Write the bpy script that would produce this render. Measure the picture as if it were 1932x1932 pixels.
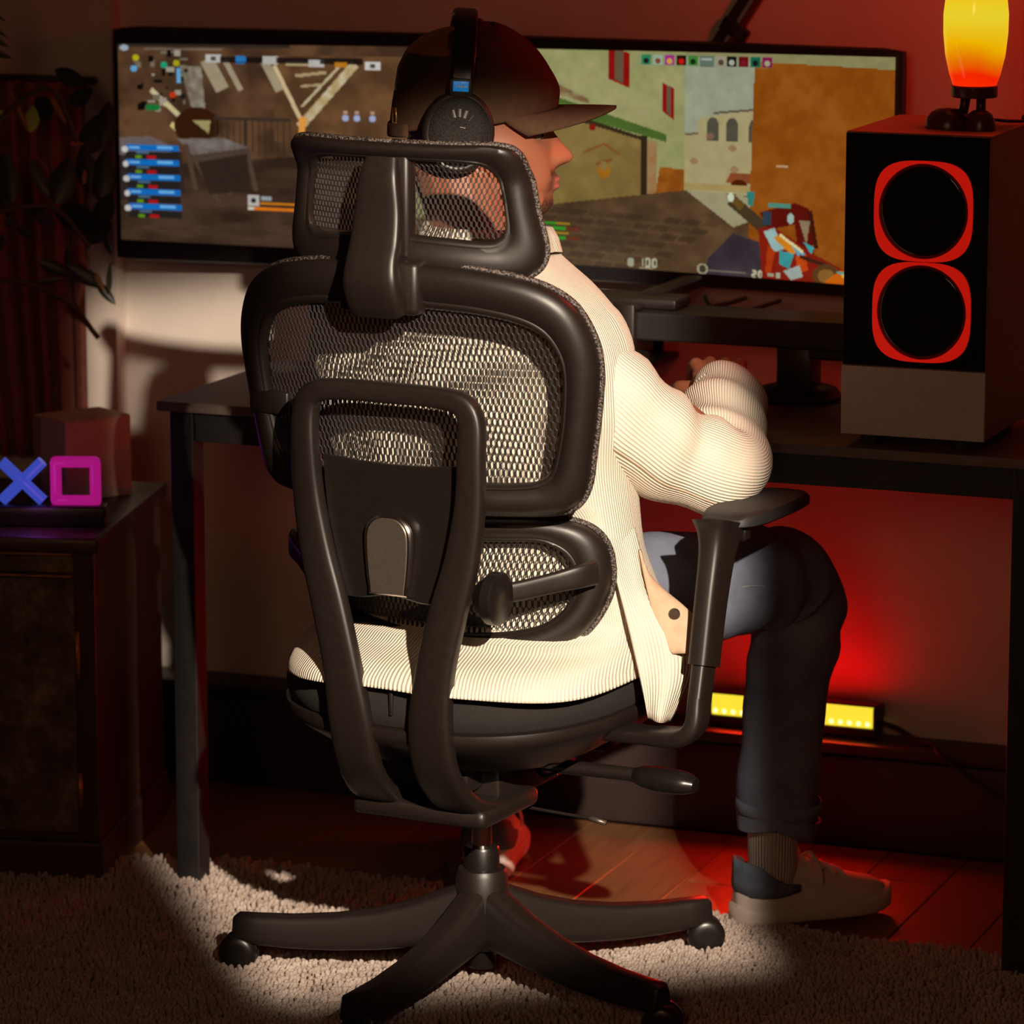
import bpy, bmesh, math, random
import numpy as np
from mathutils import Vector, Matrix
for o in list(bpy.data.objects): bpy.data.objects.remove(o)
SC = bpy.context.scene
COL = SC.collection
R = math.radians
PI = math.pi
rng = np.random.default_rng(7)
random.seed(7)

# ------------------------------------------------------------------ camera
cam_data = bpy.data.cameras.new('camera')
cam_data.sensor_width = 36.0
cam_data.lens = 7500.0 / 1932.0 * 36.0
cam = bpy.data.objects.new('camera', cam_data)
COL.objects.link(cam)
cam.location = (0.040, -5.084, 1.619)
cam.rotation_euler = (PI / 2 - math.atan(1466 / 7500.0), 0, 0)
cam_data.dof.use_dof = True
cam_data.dof.focus_distance = 5.12
cam_data.dof.aperture_fstop = 5.6
cam_data.clip_end = 60
SC.camera = cam

# ------------------------------------------------------------------ world
world = bpy.data.worlds.new('room_air')
SC.world = world
world.use_nodes = True
wb = world.node_tree.nodes['Background']
wb.inputs[0].default_value = (1.0, 0.42, 0.22, 1)
wb.inputs[1].default_value = 0.014

def light(name, kind, loc, target, energy, color, **kw):
    d = bpy.data.lights.new(name, kind)
    d.energy = energy
    d.color = color
    for k, v in kw.items(): setattr(d, k, v)
    o = bpy.data.objects.new(name, d)
    COL.objects.link(o)
    o.location = loc
    if target is not None:
        o.rotation_euler = (Vector(target) - Vector(loc)).to_track_quat('-Z', 'Y').to_euler()
    return o
# the studio spotlight standing behind the camera, and an added dim warm fill light
sl = light('spot_lamp', 'SPOT', (0.95, -4.10, 2.45), (0.008, -0.10, 0.50), 1750, (1.0, 0.84, 0.67),
           spot_size=R(26), spot_blend=0.1, shadow_soft_size=0.035)
# a node mask trims the beam to a soft-edged rectangle, replacing barn doors
sl.data.use_nodes = True
nt_ = sl.data.node_tree
em_ = nt_.nodes['Emission']
tc_ = nt_.nodes.new('ShaderNodeTexCoord'); sp_n = nt_.nodes.new('ShaderNodeSeparateXYZ'); nt_.links.new(tc_.outputs['Normal'], sp_n.inputs[0])
def door(axis, lo, hi, soft):  # soft mask for two opposite beam edges, no modelled part
    d_ = nt_.nodes.new('ShaderNodeMath'); d_.operation = 'DIVIDE'
    nt_.links.new(sp_n.outputs[axis], d_.inputs[0]); nt_.links.new(sp_n.outputs[2], d_.inputs[1])
    outs = []
    for a_, b_ in ((lo - soft, lo + soft), (hi + soft, hi - soft)):
        m_ = nt_.nodes.new('ShaderNodeMapRange'); m_.interpolation_type = 'SMOOTHSTEP'
        nt_.links.new(d_.outputs[0], m_.inputs[0]); m_.inputs[1].default_value = a_; m_.inputs[2].default_value = b_
        outs.append(m_.outputs[0])
    p_ = nt_.nodes.new('ShaderNodeMath'); p_.operation = 'MULTIPLY'
    nt_.links.new(outs[0], p_.inputs[0]); nt_.links.new(outs[1], p_.inputs[1])
    return p_.outputs[0]
pm_ = nt_.nodes.new('ShaderNodeMath'); pm_.operation = 'MULTIPLY'
nt_.links.new(door(0, -0.082, 0.057, 0.007), pm_.inputs[0]); nt_.links.new(door(1, -0.142, 0.088, 0.009), pm_.inputs[1])
nt_.links.new(pm_.outputs[0], em_.inputs['Strength'])
light('warm_fill', 'AREA', (-0.7, -4.9, 2.0), (0.0, 0.6, 0.6), 12.0, (1.0, 0.52, 0.29), shape='DISK', size=0.9)  # soft fill added to lift the shade, not a lamp of the room

vs = SC.view_settings
vs.view_transform = 'Standard'
vs.look = 'None'
vs.exposure = 0.0
vs.gamma = 1.0
vs.use_curve_mapping = False

# ------------------------------------------------------------------ helpers
def lin(c):
    out = []
    for v in c[:3]:
        v = v / 255.0
        out.append(v / 12.92 if v <= 0.04045 else ((v + 0.055) / 1.055) ** 2.4)
    return tuple(out)

class Mat:
    """small node-material builder"""
    def __init__(s, name, base=(0.5, 0.5, 0.5), rough=0.5, metal=0.0, spec=0.5, emit=None, estr=0.0, coat=0.0):
        s.m = bpy.data.materials.new(name)
        s.m.use_nodes = True
        s.nt = s.m.node_tree
        s.b = s.nt.nodes['Principled BSDF']
        s.b.inputs['Base Color'].default_value = (*base, 1)
        s.b.inputs['Roughness'].default_value = rough
        s.b.inputs['Metallic'].default_value = metal
        s.b.inputs['Specular IOR Level'].default_value = spec
        s.b.inputs['Coat Weight'].default_value = coat
        if emit is not None:
            s.b.inputs['Emission Color'].default_value = (*emit, 1)
            s.b.inputs['Emission Strength'].default_value = estr
    def node(s, t, **kw):
        n = s.nt.nodes.new(t)
        for k, v in kw.items(): setattr(n, k, v)
        return n
    def link(s, a, b): s.nt.links.new(a, b)
    def coord(s, which='Object', scale=(1, 1, 1), rot=(0, 0, 0)):
        tc = s.node('ShaderNodeTexCoord'); mp = s.node('ShaderNodeMapping')
        mp.inputs['Scale'].default_value = scale
        mp.inputs['Rotation'].default_value = rot
        s.link(tc.outputs[which], mp.inputs['Vector'])
        return mp.outputs[0]
    def noise(s, vec, scale, detail=4, rough=0.6):
        n = s.node('ShaderNodeTexNoise')
        n.inputs['Scale'].default_value = scale
        n.inputs['Detail'].default_value = detail
        n.inputs['Roughness'].default_value = rough
        s.link(vec, n.inputs['Vector'])
        return n.outputs['Fac']
    def ramp(s, fac, stops):
        n = s.node('ShaderNodeValToRGB')
        el = n.color_ramp.elements
        while len(el) < len(stops): el.new(0.5)
        for e, (p, c) in zip(el, stops):
            e.position = p; e.color = (*c, 1)
        s.link(fac, n.inputs[0])
        return n.outputs[0]
    def color(s, out): s.link(out, s.b.inputs['Base Color']); return s
    def bump(s, h, strength=0.3, dist=0.002):
        n = s.node('ShaderNodeBump')
        n.inputs['Strength'].default_value = strength
        n.inputs['Distance'].default_value = dist
        s.link(h, n.inputs['Height'])
        s.link(n.outputs[0], s.b.inputs['Normal'])
        return s

def plain(name, base, rough=0.5, nscale=60, var=0.25, bump=0.0, metal=0.0, spec=0.5, coat=0.0, bdist=0.001, bscale=None):
    m = Mat(name, base, rough, metal, spec, coat=coat)
    v = m.coord('Object')
    f = m.noise(v, nscale)
    lo = tuple(c * (1 - var) for c in base); hi = tuple(min(1, c * (1 + var)) for c in base)
    m.color(m.ramp(f, [(0.3, lo), (0.7, hi)]))
    if bump:
        m.bump(m.noise(v, bscale or nscale * 4, 3), bump, bdist)
    return m.m

def mk(name, V, F, mat, parent=None, smooth=True, uv=None, auto=None):
    me = bpy.data.meshes.new(name)
    V = [tuple(map(float, v)) for v in V]
    me.from_pydata(V, [], [tuple(map(int, f)) for f in F])
    me.update()
    bm = bmesh.new(); bm.from_mesh(me)
    bmesh.ops.recalc_face_normals(bm, faces=bm.faces)
    bm.to_mesh(me); bm.free()
    if smooth:
        me.polygons.foreach_set('use_smooth', [True] * len(me.polygons))
        if auto is not None: me.set_sharp_from_angle(angle=R(auto))
    if uv is not None:
        lay = me.uv_layers.new(name='UVMap')
        idx = np.empty(len(me.loops), int); me.loops.foreach_get('vertex_index', idx)
        lay.data.foreach_set('uv', np.asarray(uv, float)[idx].ravel())
    me.materials.append(mat)
    o = bpy.data.objects.new(name, me)
    COL.objects.link(o)
    if parent is not None: o.parent = parent
    return o

def tag(o, label=None, cat=None, group=None, kind=None):
    if label: o['label'] = label
    if cat: o['category'] = cat
    if group: o['group'] = group
    if kind: o['kind'] = kind
    return o

def empty(name, loc=(0, 0, 0), rz=0.0, label=None, cat=None, group=None):
    o = bpy.data.objects.new(name, None)
    o.empty_display_size = 0.05
    COL.objects.link(o)
    o.location = loc; o.rotation_euler = (0, 0, rz)
    tag(o, label, cat, group)
    return o

class G:
    """geometry collector: several shapes that make up one part"""
    def __init__(s): s.V = []; s.F = []
    def add(s, V, F):
        n = len(s.V)
        s.V += [tuple(map(float, v)) for v in V]
        s.F += [tuple(int(i) + n for i in f) for f in F]
        return s
    def build(s, name, mat, parent=None, smooth=True, auto=35, **kw):
        return mk(name, s.V, s.F, mat, parent, smooth, auto=auto if smooth else None, **kw)

def loft(rings, closed=True, cap=True):
    n = len(rings[0]); V = [p for r in rings for p in r]; F = []
    for i in range(len(rings) - 1):
        for j in range(n if closed else n - 1):
            k = (j + 1) % n
            F.append((i * n + j, i * n + k, (i + 1) * n + k, (i + 1) * n + j))
    if cap and closed:
        F.append(tuple(range(n))[::-1])
        F.append(tuple((len(rings) - 1) * n + j for j in range(n)))
    return V, F

def nrm(v):
    v = np.asarray(v, float); return v / (np.linalg.norm(v) + 1e-12)

def frames(path, up=None):
    P = np.asarray(path, float); n = len(P)
    T = [nrm(P[min(i + 1, n - 1)] - P[max(i - 1, 0)]) for i in range(n)]
    out = []
    if up is None:
        a = np.array([0, 0, 1.0]) if abs(T[0][2]) < 0.9 else np.array([0, 1.0, 0])
    else: a = np.asarray(up, float)
    for t in T:
        s = nrm(np.cross(t, a)); u = nrm(np.cross(s, t))
        if up is None: a = u
        out.append((s, u))
    return P, out

def tube(path, rad, n=12, e=1.0, up=None, cap=True):
    """sweep a (super-)elliptic section: rad = number, (w,h) or a list of them"""
    P, fr = frames(path, up)
    rings = []
    for i, p in enumerate(P):
        r = rad[i] if isinstance(rad, list) else rad
        w, h = (r if isinstance(r, tuple) else (r, r))
        s, u = fr[i]; ring = []
        for k in range(n):
            a = 2 * PI * (k + 0.5) / n
            c, d = math.cos(a), math.sin(a)
            ring.append(p + s * w * math.copysign(abs(c) ** e, c) + u * h * math.copysign(abs(d) ** e, d))
        rings.append(ring)
    return loft(rings, True, cap)

def box(x0, x1, y0, y1, z0, z1, b=0.0, seg=2):
    bm = bmesh.new()
    bmesh.ops.create_cube(bm, size=1)
    for v in bm.verts:
        v.co = Vector(((x0 + x1) / 2 + v.co.x * (x1 - x0), (y0 + y1) / 2 + v.co.y * (y1 - y0), (z0 + z1) / 2 + v.co.z * (z1 - z0)))
    if b > 0:
        bmesh.ops.bevel(bm, geom=bm.edges[:], offset=b, segments=seg, profile=0.5, affect='EDGES')
    bm.verts.index_update()
    V = [tuple(v.co) for v in bm.verts]; F = [tuple(v.index for v in f.verts) for f in bm.faces]
    bm.free()
    return V, F

def xf(VF, M):
    V, F = VF
    return [tuple(M @ Vector(v)) for v in V], F

def lathe(prof, n=24, axis='z', c=(0, 0, 0), M=None):
    """prof = [(r, h)]"""
    rings = []
    for r, h in prof:
        ring = []
        for k in range(n):
            a = 2 * PI * k / n
            x, y = r * math.cos(a), r * math.sin(a)
            p = {'z': (x, y, h), 'x': (h, x, y), 'y': (y, h, x)}[axis]
            ring.append((p[0] + c[0], p[1] + c[1], p[2] + c[2]))
        rings.append(ring)
    VF = loft(rings)
    return xf(VF, M) if M is not None else VF

def catmull(pts, closed=False, k=6):
    P = np.asarray(pts, float); n = len(P); out = []
    rngi = range(n) if closed else range(n - 1)
    for i in rngi:
        if closed: a, b, c, d = P[(i - 1) % n], P[i], P[(i + 1) % n], P[(i + 2) % n]
        else:
            b, c = P[i], P[i + 1]
            a = P[i - 1] if i > 0 else 2 * b - c
            d = P[i + 2] if i + 2 < n else 2 * c - b
        for j in range(k):
            t = j / k
            out.append(0.5 * ((2 * b) + (c - a) * t + (2 * a - 5 * b + 4 * c - d) * t * t + (3 * b - a - 3 * c + d) * t ** 3))
    if not closed: out.append(P[-1])
    return np.array(out)

def slab(outline, place, t0, t1, b=0.002):
    """extrude a closed 2-D outline between t0 and t1 with softened edges; place(u, v, t) -> xyz"""
    P = np.asarray(outline, float); c = P.mean(0)
    d = np.roll(P, -1, 0) - np.roll(P, 1, 0)
    nn = np.stack([d[:, 1], -d[:, 0]], 1); nn /= np.linalg.norm(nn, axis=1)[:, None] + 1e-9
    if ((P - c) * nn).sum() < 0: nn = -nn
    I = P - nn * b
    rings = [[place(u, v, t0) for u, v in I], [place(u, v, t0 + math.copysign(b, t1 - t0)) for u, v in P],
             [place(u, v, t1 - math.copysign(b, t1 - t0)) for u, v in P], [place(u, v, t1) for u, v in I]]
    return loft(rings)

def rrect(w, h, r, n=5, cx=0, cy=0):
    pts = []
    for sx, sy, a0 in ((1, 1, 0), (-1, 1, 90), (-1, -1, 180), (1, -1, 270)):
        for k in range(n + 1):
            a = R(a0 + 90 * k / n)
            pts.append((cx + sx * (w / 2 - r) + r * math.cos(a), cy + sy * (h / 2 - r) + r * math.sin(a)))
    return pts

def copy_tree(o, parent=None):
    c = o.copy(); COL.objects.link(c); c.parent = parent
    for ch in [q for q in bpy.data.objects if q.parent == o]: copy_tree(ch, c)
    return c

# desk / back wall frame (turned 21.5 degrees) and chair frame (turned 28 degrees)
DY = R(-21.5); DO = Vector((-0.417, 0.477, 0))
DM = Matrix.Translation(DO) @ Matrix.Rotation(DY, 4, 'Z')
def dw(x, y, z=0.0): return DM @ Vector((x, y, z))
CY = R(-28.0)
CM = Matrix.Rotation(CY, 4, 'Z')
def cw(x, y, z=0.0): return CM @ Vector((x, y, z))

# ------------------------------------------------------------------ materials
M = {}
M['wall'] = plain('wall_paint', (0.62, 0.54, 0.47), 0.75, 8, 0.06, 0.08)
M['trim'] = plain('dark_painted_trim', (0.032, 0.020, 0.018), 0.5, 20, 0.15, 0.05)
M['blackpl'] = plain('black_plastic', (0.0125, 0.0082, 0.0062), 0.42, 90, 0.10, 0.05, bscale=900, bdist=0.0004)
M['blacksat'] = plain('black_satin_plastic', (0.009, 0.0066, 0.0054), 0.33, 60, 0.1)
M['mesh'] = plain('mesh_thread', (0.006, 0.004, 0.003), 0.6, 300, 0.3)
M['foam'] = plain('seat_fabric', (0.011, 0.008, 0.0065), 0.9, 400, 0.35, 0.3, bscale=1500, bdist=0.001)
M['chrome'] = plain('chrome', (0.75, 0.72, 0.70), 0.12, 10, 0.05, metal=1.0)
M['steel'] = plain('brushed_plate', (0.17, 0.135, 0.115), 0.42, 200, 0.08, metal=0.75)
M['steelrim'] = plain('polished_rim', (0.72, 0.66, 0.6), 0.2, 20, 0.05, metal=1.0)
M['rubber'] = plain('black_rubber', (0.012, 0.011, 0.011), 0.6, 60, 0.1)
M['deskwood'] = plain('dark_desk_wood', (0.011, 0.0085, 0.008), 0.55, 30, 0.3, 0.06)
M['gloss'] = plain('gloss_black', (0.006, 0.005, 0.005), 0.08, 30, 0.1)
M['screenframe'] = plain('monitor_bezel', (0.008, 0.006, 0.007), 0.45, 30, 0.1)
# ------------------------------------------------------------------ structure
def wood_mat(name, a, b, rough=0.4):
    m = Mat(name, a, rough)
    v = m.coord('Object', (14, 1.2, 14))
    f = m.noise(v, 5, 6)
    m.color(m.ramp(f, [(0.3, a), (0.55, b), (0.75, a)]))
    m.bump(f, 0.08, 0.002)
    return m.m
PLANKS = [wood_mat('plank_wood_%d' % i, a, b) for i, (a, b) in enumerate([
    ((0.15, 0.066, 0.025), (0.20, 0.092, 0.036)), ((0.125, 0.054, 0.021), (0.17, 0.078, 0.031)), ((0.17, 0.078, 0.031), (0.22, 0.108, 0.045))])]
fl = mk('floor', *box(-3, 4, -6.4, 3, -0.08, -0.028), PLANKS[1], smooth=False)
tag(fl, kind='structure')
xp = -1.0; k = 0
while xp < 1.9:
    w = 0.118
    y = -1.0 - rng.uniform(0, 0.5)
    while y < 0.535:
        y1 = min(y + rng.uniform(0.7, 1.1), 0.538)
        if y1 - y > 0.05:
            o = mk('plank', *box(xp + 0.0008, xp + w - 0.0008, y + 0.0008, y1 - 0.0008, -0.030, -0.020, 0.0012, 1), PLANKS[k % 3], fl, smooth=False)
            o.matrix_world = DM
            k += 1
        y = y1
    xp += w; k += 1

def dstruct(name, VF, mat, kind='structure', smooth=False):
    o = mk(name, *VF, mat, smooth=smooth)
    o.location = DO; o.rotation_euler = (0, 0, DY)
    return tag(o, kind=kind)
dstruct('wall_back', box(-0.42, 3.2, 0.62, 0.70, -0.028, 2.7), M['wall'])
wl = dstruct('wall_left', box(-2.4, -0.415, 0.585, 0.70, -0.028, 2.7), M['wall'])
# deep plinth running along the foot of the wall
g = G(); g.add(*box(-0.41, 3.2, 0.545, 0.62, -0.020, 0.118, 0.003)); g.add(*box(-0.41, 3.2, 0.538, 0.62, 0.122, 0.140, 0.004))
bb = g.build('baseboard_back', M['trim']); bb.location = DO; bb.rotation_euler = (0, 0, DY); tag(bb, kind='structure')

# ------------------------------------------------------------------ desk
desk = empty('desk', DO, DY, 'long dark wooden desk with slim square legs under the wide monitor', 'desk')
dt = Mat('desk_top_wood', (0.12, 0.085, 0.07), 0.42)
v = dt.coord('Object', (1.5, 22, 22)); f = dt.noise(v, 4, 6)
dt.color(dt.ramp(f, [(0.3, (0.085, 0.06, 0.05)), (0.7, (0.16, 0.115, 0.095))])); dt.bump(f, 0.06, 0.002)
mk('desk_top', *box(-0.042, 1.262, -0.022, 0.385, 0.679, 0.693, 0.0015), dt.m, desk, smooth=False)
mk('apron', *box(0.014, 1.201, -0.014, 0.004, 0.637, 0.679, 0.0012), M['deskwood'], desk, smooth=False)
mk('apron', *box(0.014, 1.201, 0.345, 0.363, 0.637, 0.679, 0.0012), M['deskwood'], desk, smooth=False)
for x in (-0.024, 1.201):
    for y in ((-0.016, 0.019),):
        mk('leg', *box(x, x + 0.036, y[0], y[1], -0.0175, 0.679, 0.0015), M['deskwood'], desk, smooth=False)
for x in (0.30, 1.201):
    mk('leg', *box(x, x + 0.036, 0.336, 0.371, -0.0195, 0.637, 0.0015), M['deskwood'], desk, smooth=False)
mk('side_rail', *box(-0.022, -0.006, 0.019, 0.371, 0.637, 0.679, 0.0012), M['deskwood'], desk, smooth=False)
mk('side_rail', *box(1.219, 1.235, 0.019, 0.336, 0.637, 0.679, 0.0012), M['deskwood'], desk, smooth=False)

# ------------------------------------------------------------------ monitor riser shelf
sh = empty('monitor_shelf', dw(0.5, 0.33, 0.693), DY, 'dark red-lit shelf on round pedestal feet, raising the monitor above the desk', 'shelf')
def rel(VF, x, y, z): return xf(VF, Matrix.Translation((-x, -y, -z)))
def srel(VF): return rel(VF, 0.5, 0.33, 0.693)
mk('board', *srel(box(0.06, 0.90, 0.28, 0.384, 0.772, 0.812, 0.003)), M['deskwood'], sh, smooth=False)
for x in (0.16, 0.80):
    g = G(); g.add(*box(x - 0.026, x + 0.026, 0.30, 0.352, 0.712, 0.772, 0.004))
    g.build('pedestal', M['blackpl'], sh)
    foot = lathe([(0.060, 0.693), (0.062, 0.700), (0.054, 0.710), (0.034, 0.716)], 28, c=(x, 0.326, 0))
    mk('pedestal_foot', *srel(foot), M['blackpl'], sh, auto=40)
    g2 = G(); g2.add(*box(x + 0.02, x + 0.075, 0.30, 0.352, 0.755, 0.772, 0.003)); 
    mk('bracket', *srel((g2.V, g2.F)), M['blackpl'], sh, smooth=False)
for o in [q for q in bpy.data.objects if q.parent == sh and q.name.startswith('pedestal') and 'foot' not in q.name]:
    o.data.transform(Matrix.Translation((-0.5, -0.33, -0.693)))

# ------------------------------------------------------------------ monitor
MX0, MX1, MZ0, MZ1 = -0.383, 0.886, 0.812, 1.1755
MC = (MX0 + MX1) / 2
def mon_y(x): return 0.566 - 0.040 * ((x - MC) / ((MX1 - MX0) / 2)) ** 2
mon = empty('monitor', dw(MC, 0.50, 0.812), DY, 'very wide curved black monitor showing a first-person street game', 'monitor')
mo = Matrix.Translation((-MC, -0.50, -0.812))
rings = []
for i in range(41):
    x = MX0 + (MX1 - MX0) * i / 40
    y = mon_y(x)
    e = 0.004 if i in (0, 40) else 0.0
    prof = [(y + e, MZ0 + 0.002 + e), (y - 0.0 + e, MZ1 - 0.002 - e), (y + 0.004, MZ1 - e), (y + 0.022, MZ1 - e), (y + 0.030 - e, MZ1 - 0.03), (y + 0.030 - e, MZ0 + 0.03), (y + 0.022, MZ0 + e), (y + 0.004, MZ0 + e)]
    rings.append([(x, a, b) for a, b in prof])
mk('bezel', *xf(loft(rings), mo), M['screenframe'], mon, auto=30)
g = G(); g.add(*tube([(0.565, 0.575, 0.86), (0.565, 0.56, 0.822), (0.565, 0.46, 0.822), (0.565, 0.36, 0.8235)], (0.016, 0.010), 10, 0.5))
g.add(*box(0.43, 0.62, 0.31, 0.378, 0.8125, 0.828, 0.004))
mk('stand_neck', *xf((g.V, g.F), mo), M['blackpl'], mon, auto=35)
g = G(); g.add(*box(0.16, 0.38, 0.597, 0.6195, 0.93, 1.09, 0.01))
mk('rear_mount', *xf((g.V, g.F), mo), M['blackpl'], mon, auto=35)

# ---- picture on the display: drawn as coloured cells (a flat screen print)
PW, PH = 1470, 400           # picture units; 2 units per cell
NX, NY = 735, 200
gx, gy = np.meshgrid((np.arange(NX) + 0.5) * 2, (np.arange(NY) + 0.5) * 2)
img = np.zeros((NY, NX, 3))
def vnoise(sx, sy, seed, oct=3):
    r = np.random.default_rng(seed); out = np.zeros((NY, NX)); amp = 1; tot = 0
    for o in range(oct):
        nx, ny = max(2, int(PW / sx) + 2), max(2, int(PH / sy) + 2)
        t = r.random((ny, nx))
        fx = gx / PW * (nx - 1.001); fy = gy / PH * (ny - 1.001)
        ix, iy = fx.astype(int), fy.astype(int); ax, ay = fx - ix, fy - iy
        ax = ax * ax * (3 - 2 * ax); ay = ay * ay * (3 - 2 * ay)
        out += amp * ((t[iy, ix] * (1 - ax) + t[iy, ix + 1] * ax) * (1 - ay) + (t[iy + 1, ix] * (1 - ax) + t[iy + 1, ix + 1] * ax) * ay)
        tot += amp; amp *= 0.55; sx /= 2.1; sy /= 2.1
    return out / tot
N1, N2, N3 = vnoise(60, 60, 1), vnoise(16, 16, 2), vnoise(120, 30, 3)
def inside(pts):
    P = np.asarray(pts, float); m = np.zeros((NY, NX), bool); j = len(P) - 1
    for i in range(len(P)):
        xi, yi = P[i]; xj, yj = P[j]
        with np.errstate(divide='ignore', invalid='ignore'):
            m ^= ((yi > gy) != (yj > gy)) & (gx < (xj - xi) * (gy - yi) / (yj - yi + 1e-9) + xi)
        j = i
    return m
def fill(pts, c, c2=None, n=None, a=1.0):
    m = inside(pts)
    col = np.array(c, float)
    if c2 is not None:
        w = np.clip((n[m] - 0.3) / 0.4, 0, 1)[:, None]
        col = col * (1 - w) + np.array(c2, float) * w
    img[m] = img[m] * (1 - a) + col * a
def quad(x0, y0, x1, y1, c, **k): fill([(x0, y0), (x1, y0), (x1, y1), (x0, y1)], c, **k)
def line(x0, y0, x1, y1, w, c, **k):
    d = nrm((x1 - x0, y1 - y0)); n_ = np.array((-d[1], d[0])) * w / 2
    fill([(x0 + n_[0], y0 + n_[1]), (x1 + n_[0], y1 + n_[1]), (x1 - n_[0], y1 - n_[1]), (x0 - n_[0], y0 - n_[1])], c, **k)
def disc(cx, cy, rx, ry, c, **k): fill([(cx + rx * math.cos(t), cy + ry * math.sin(t)) for t in np.linspace(0, 2 * PI, 20)[:-1]], c, **k)
SEG = {'0': 'abcdef', '1': 'bc', '2': 'abged', '4': 'fgbc', '5': 'afgcd'}
def digits(txt, x, y, h, c, w=None):
    w = w or h * 0.5
    for ch in txt:
        s = {'a': (0, 0, w, 0), 'b': (w, 0, w, h / 2), 'c': (w, h / 2, w, h), 'd': (0, h, w, h), 'e': (0, h / 2, 0, h), 'f': (0, 0, 0, h / 2), 'g': (0, h / 2, w, h / 2)}
        for q in SEG[ch]:
            a = s[q]; line(x + a[0], y + a[1], x + a[2], y + a[3], 3.2, c)
        x += w + 6
# left half: sun-striped warehouse yard
quad(0, 0, 560, 400, (62, 42, 28), c2=(92, 64, 42), n=N1)
fill([(0, 250), (560, 200), (560, 400), (0, 400)], (44, 31, 22), c2=(70, 50, 38), n=N3)
fill([(300, 20), (560, 20), (560, 190), (300, 190)], (104, 72, 44), c2=(76, 52, 32), n=N1)
for x, w_ in ((170, 26), (205, 10), (280, 16)): line(x, 30, x + 30, 90, w_, (150, 136, 110))
fill([(118, 42), (160, 45), (166, 130), (140, 128)], (140, 132, 116), c2=(100, 90, 74), n=N2)
line(300, 40, 352, 150, 8, (190, 170, 128)); line(455, 35, 348, 160, 17, (196, 182, 150), c2=(160, 140, 96), n=N2)
line(425, 40, 352, 120, 5, (180, 165, 130)); line(322, 36, 372, 36, 8, (170, 150, 110)); line(340, 60, 400, 52, 6, (160, 140, 104)); line(350, 80, 392, 76, 5, (160, 140, 104))
fill([(345, 140), (362, 140), (356, 178), (346, 178)], (206, 142, 62))
line(62, 92, 120, 148, 10, (190, 176, 132)); line(100, 160, 152, 206, 11, (196, 178, 116)); line(150, 152, 172, 184, 12, (168, 150, 96))
disc(150, 165, 44, 40, (48, 24, 8)); fill([(140, 152), (176, 152), (172, 178)], (150, 138, 92))
for x in range(185, 330, 12): line(x, 146, x, 215, 3, (48, 38, 31))
quad(182, 144, 330, 150, (52, 42, 35)); quad(240, 150, 244, 222, (46, 36, 30))
fill([(0, 190), (60, 186), (120, 215), (0, 226)], (98, 86, 84)); fill([(0, 226), (120, 215), (124, 300), (0, 320)], (46, 36, 31))
fill([(112, 190), (200, 186), (250, 204), (140, 222)], (120, 110, 104), c2=(92, 82, 76), n=N2)
fill([(140, 222), (250, 204), (252, 222), (142, 240)], (70, 56, 46))
for a, b, c_, d_ in ((128, 200, 146, 292), (148, 236, 190, 316), (246, 212, 262, 290), (206, 230, 212, 300)): line(a, b, c_, d_, 9, (74, 58, 46))
fill([(150, 236), (246, 216), (250, 290), (172, 300)], (44, 33, 26))
quad(0, 0, 330, 6, (44, 36, 30)); quad(50, 8, 200, 13, (120, 112, 104), a=0.6)
for k_ in range(34):
    x, y = rng.uniform(24, 128), rng.uniform(10, 130)
    quad(x, y, x + rng.uniform(4, 16), y + rng.uniform(4, 14), [(8, 7, 7), (150, 140, 124), (20, 18, 18), (110, 100, 84)][k_ % 4])
for x, y, c_ in ((34, 28, (170, 160, 24)), (112, 38, (160, 152, 20)), (88, 42, (20, 150, 110)), (30, 50, (90, 150, 190)), (104, 102, (180, 52, 20))): disc(x, y, 7, 7, c_)
quad(112, 48, 120, 78, (90, 150, 190)); quad(52, 122, 78, 134, (16, 110, 52))
disc(12, 8, 9, 6, (150, 160, 172))
for x, c_, y in ((168, (176, 172, 166), 20), (226, (40, 110, 170), 22), (278, (176, 172, 166), 22), (366, (176, 172, 166), 26), (474, (190, 186, 178), 30)):
    quad(x, y, x + (30 if c_[0] > 100 else 18), y + 17, c_); quad(x + 10, y + 5, x + 20, y + 12, (70, 66, 64) if c_[0] > 100 else c_)
quad(196, 24, 470, 36, (14, 11, 12), a=0.8); quad(226, 24, 246, 34, (40, 110, 170)); quad(416, 32, 440, 42, (170, 110, 24)); quad(278, 24, 304, 38, (170, 166, 160)); quad(366, 28, 388, 42, (170, 166, 160))
for x in (436, 458, 488): disc(x, 140, 6, 7, (150, 160, 190)); quad(x - 4, 126, x + 4, 132, (170, 140, 116))
for r_ in range(5):
    y = 204 + r_ * 30; x = 12 + r_ * 1.0
    quad(x, y + 14, x + 102, y + 29, (34, 30, 28)); quad(x, y, x + 102, y + 13, (12, 100, 176)); quad(x + 60, y + 2, x + 90, y + 8, (120, 180, 224), a=0.8)
    quad(x + 6, y + 4, x + 26, y + 9, (150, 196, 226), a=0.7); disc(x - 2, y + 10, 6, 6, (186, 186, 180)); quad(x + 18, y + 22, x + 30, y + 28, (92, 138, 16)); quad(x + 40, y + 22, x + 58, y + 28, (170, 16, 20))
    quad(x + 20, y + 15, x + 44, y + 19, (80, 130, 170), a=0.7)
quad(246, 298, 268, 320, (170, 166, 160)); disc(257, 309, 5, 6, (40, 34, 32)); quad(272, 300, 292, 308, (140, 150, 150)); quad(270, 312, 345, 317, (196, 116, 20)); quad(246, 322, 345, 329, (206, 110, 20)); quad(246, 322, 258, 329, (190, 186, 170))
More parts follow.
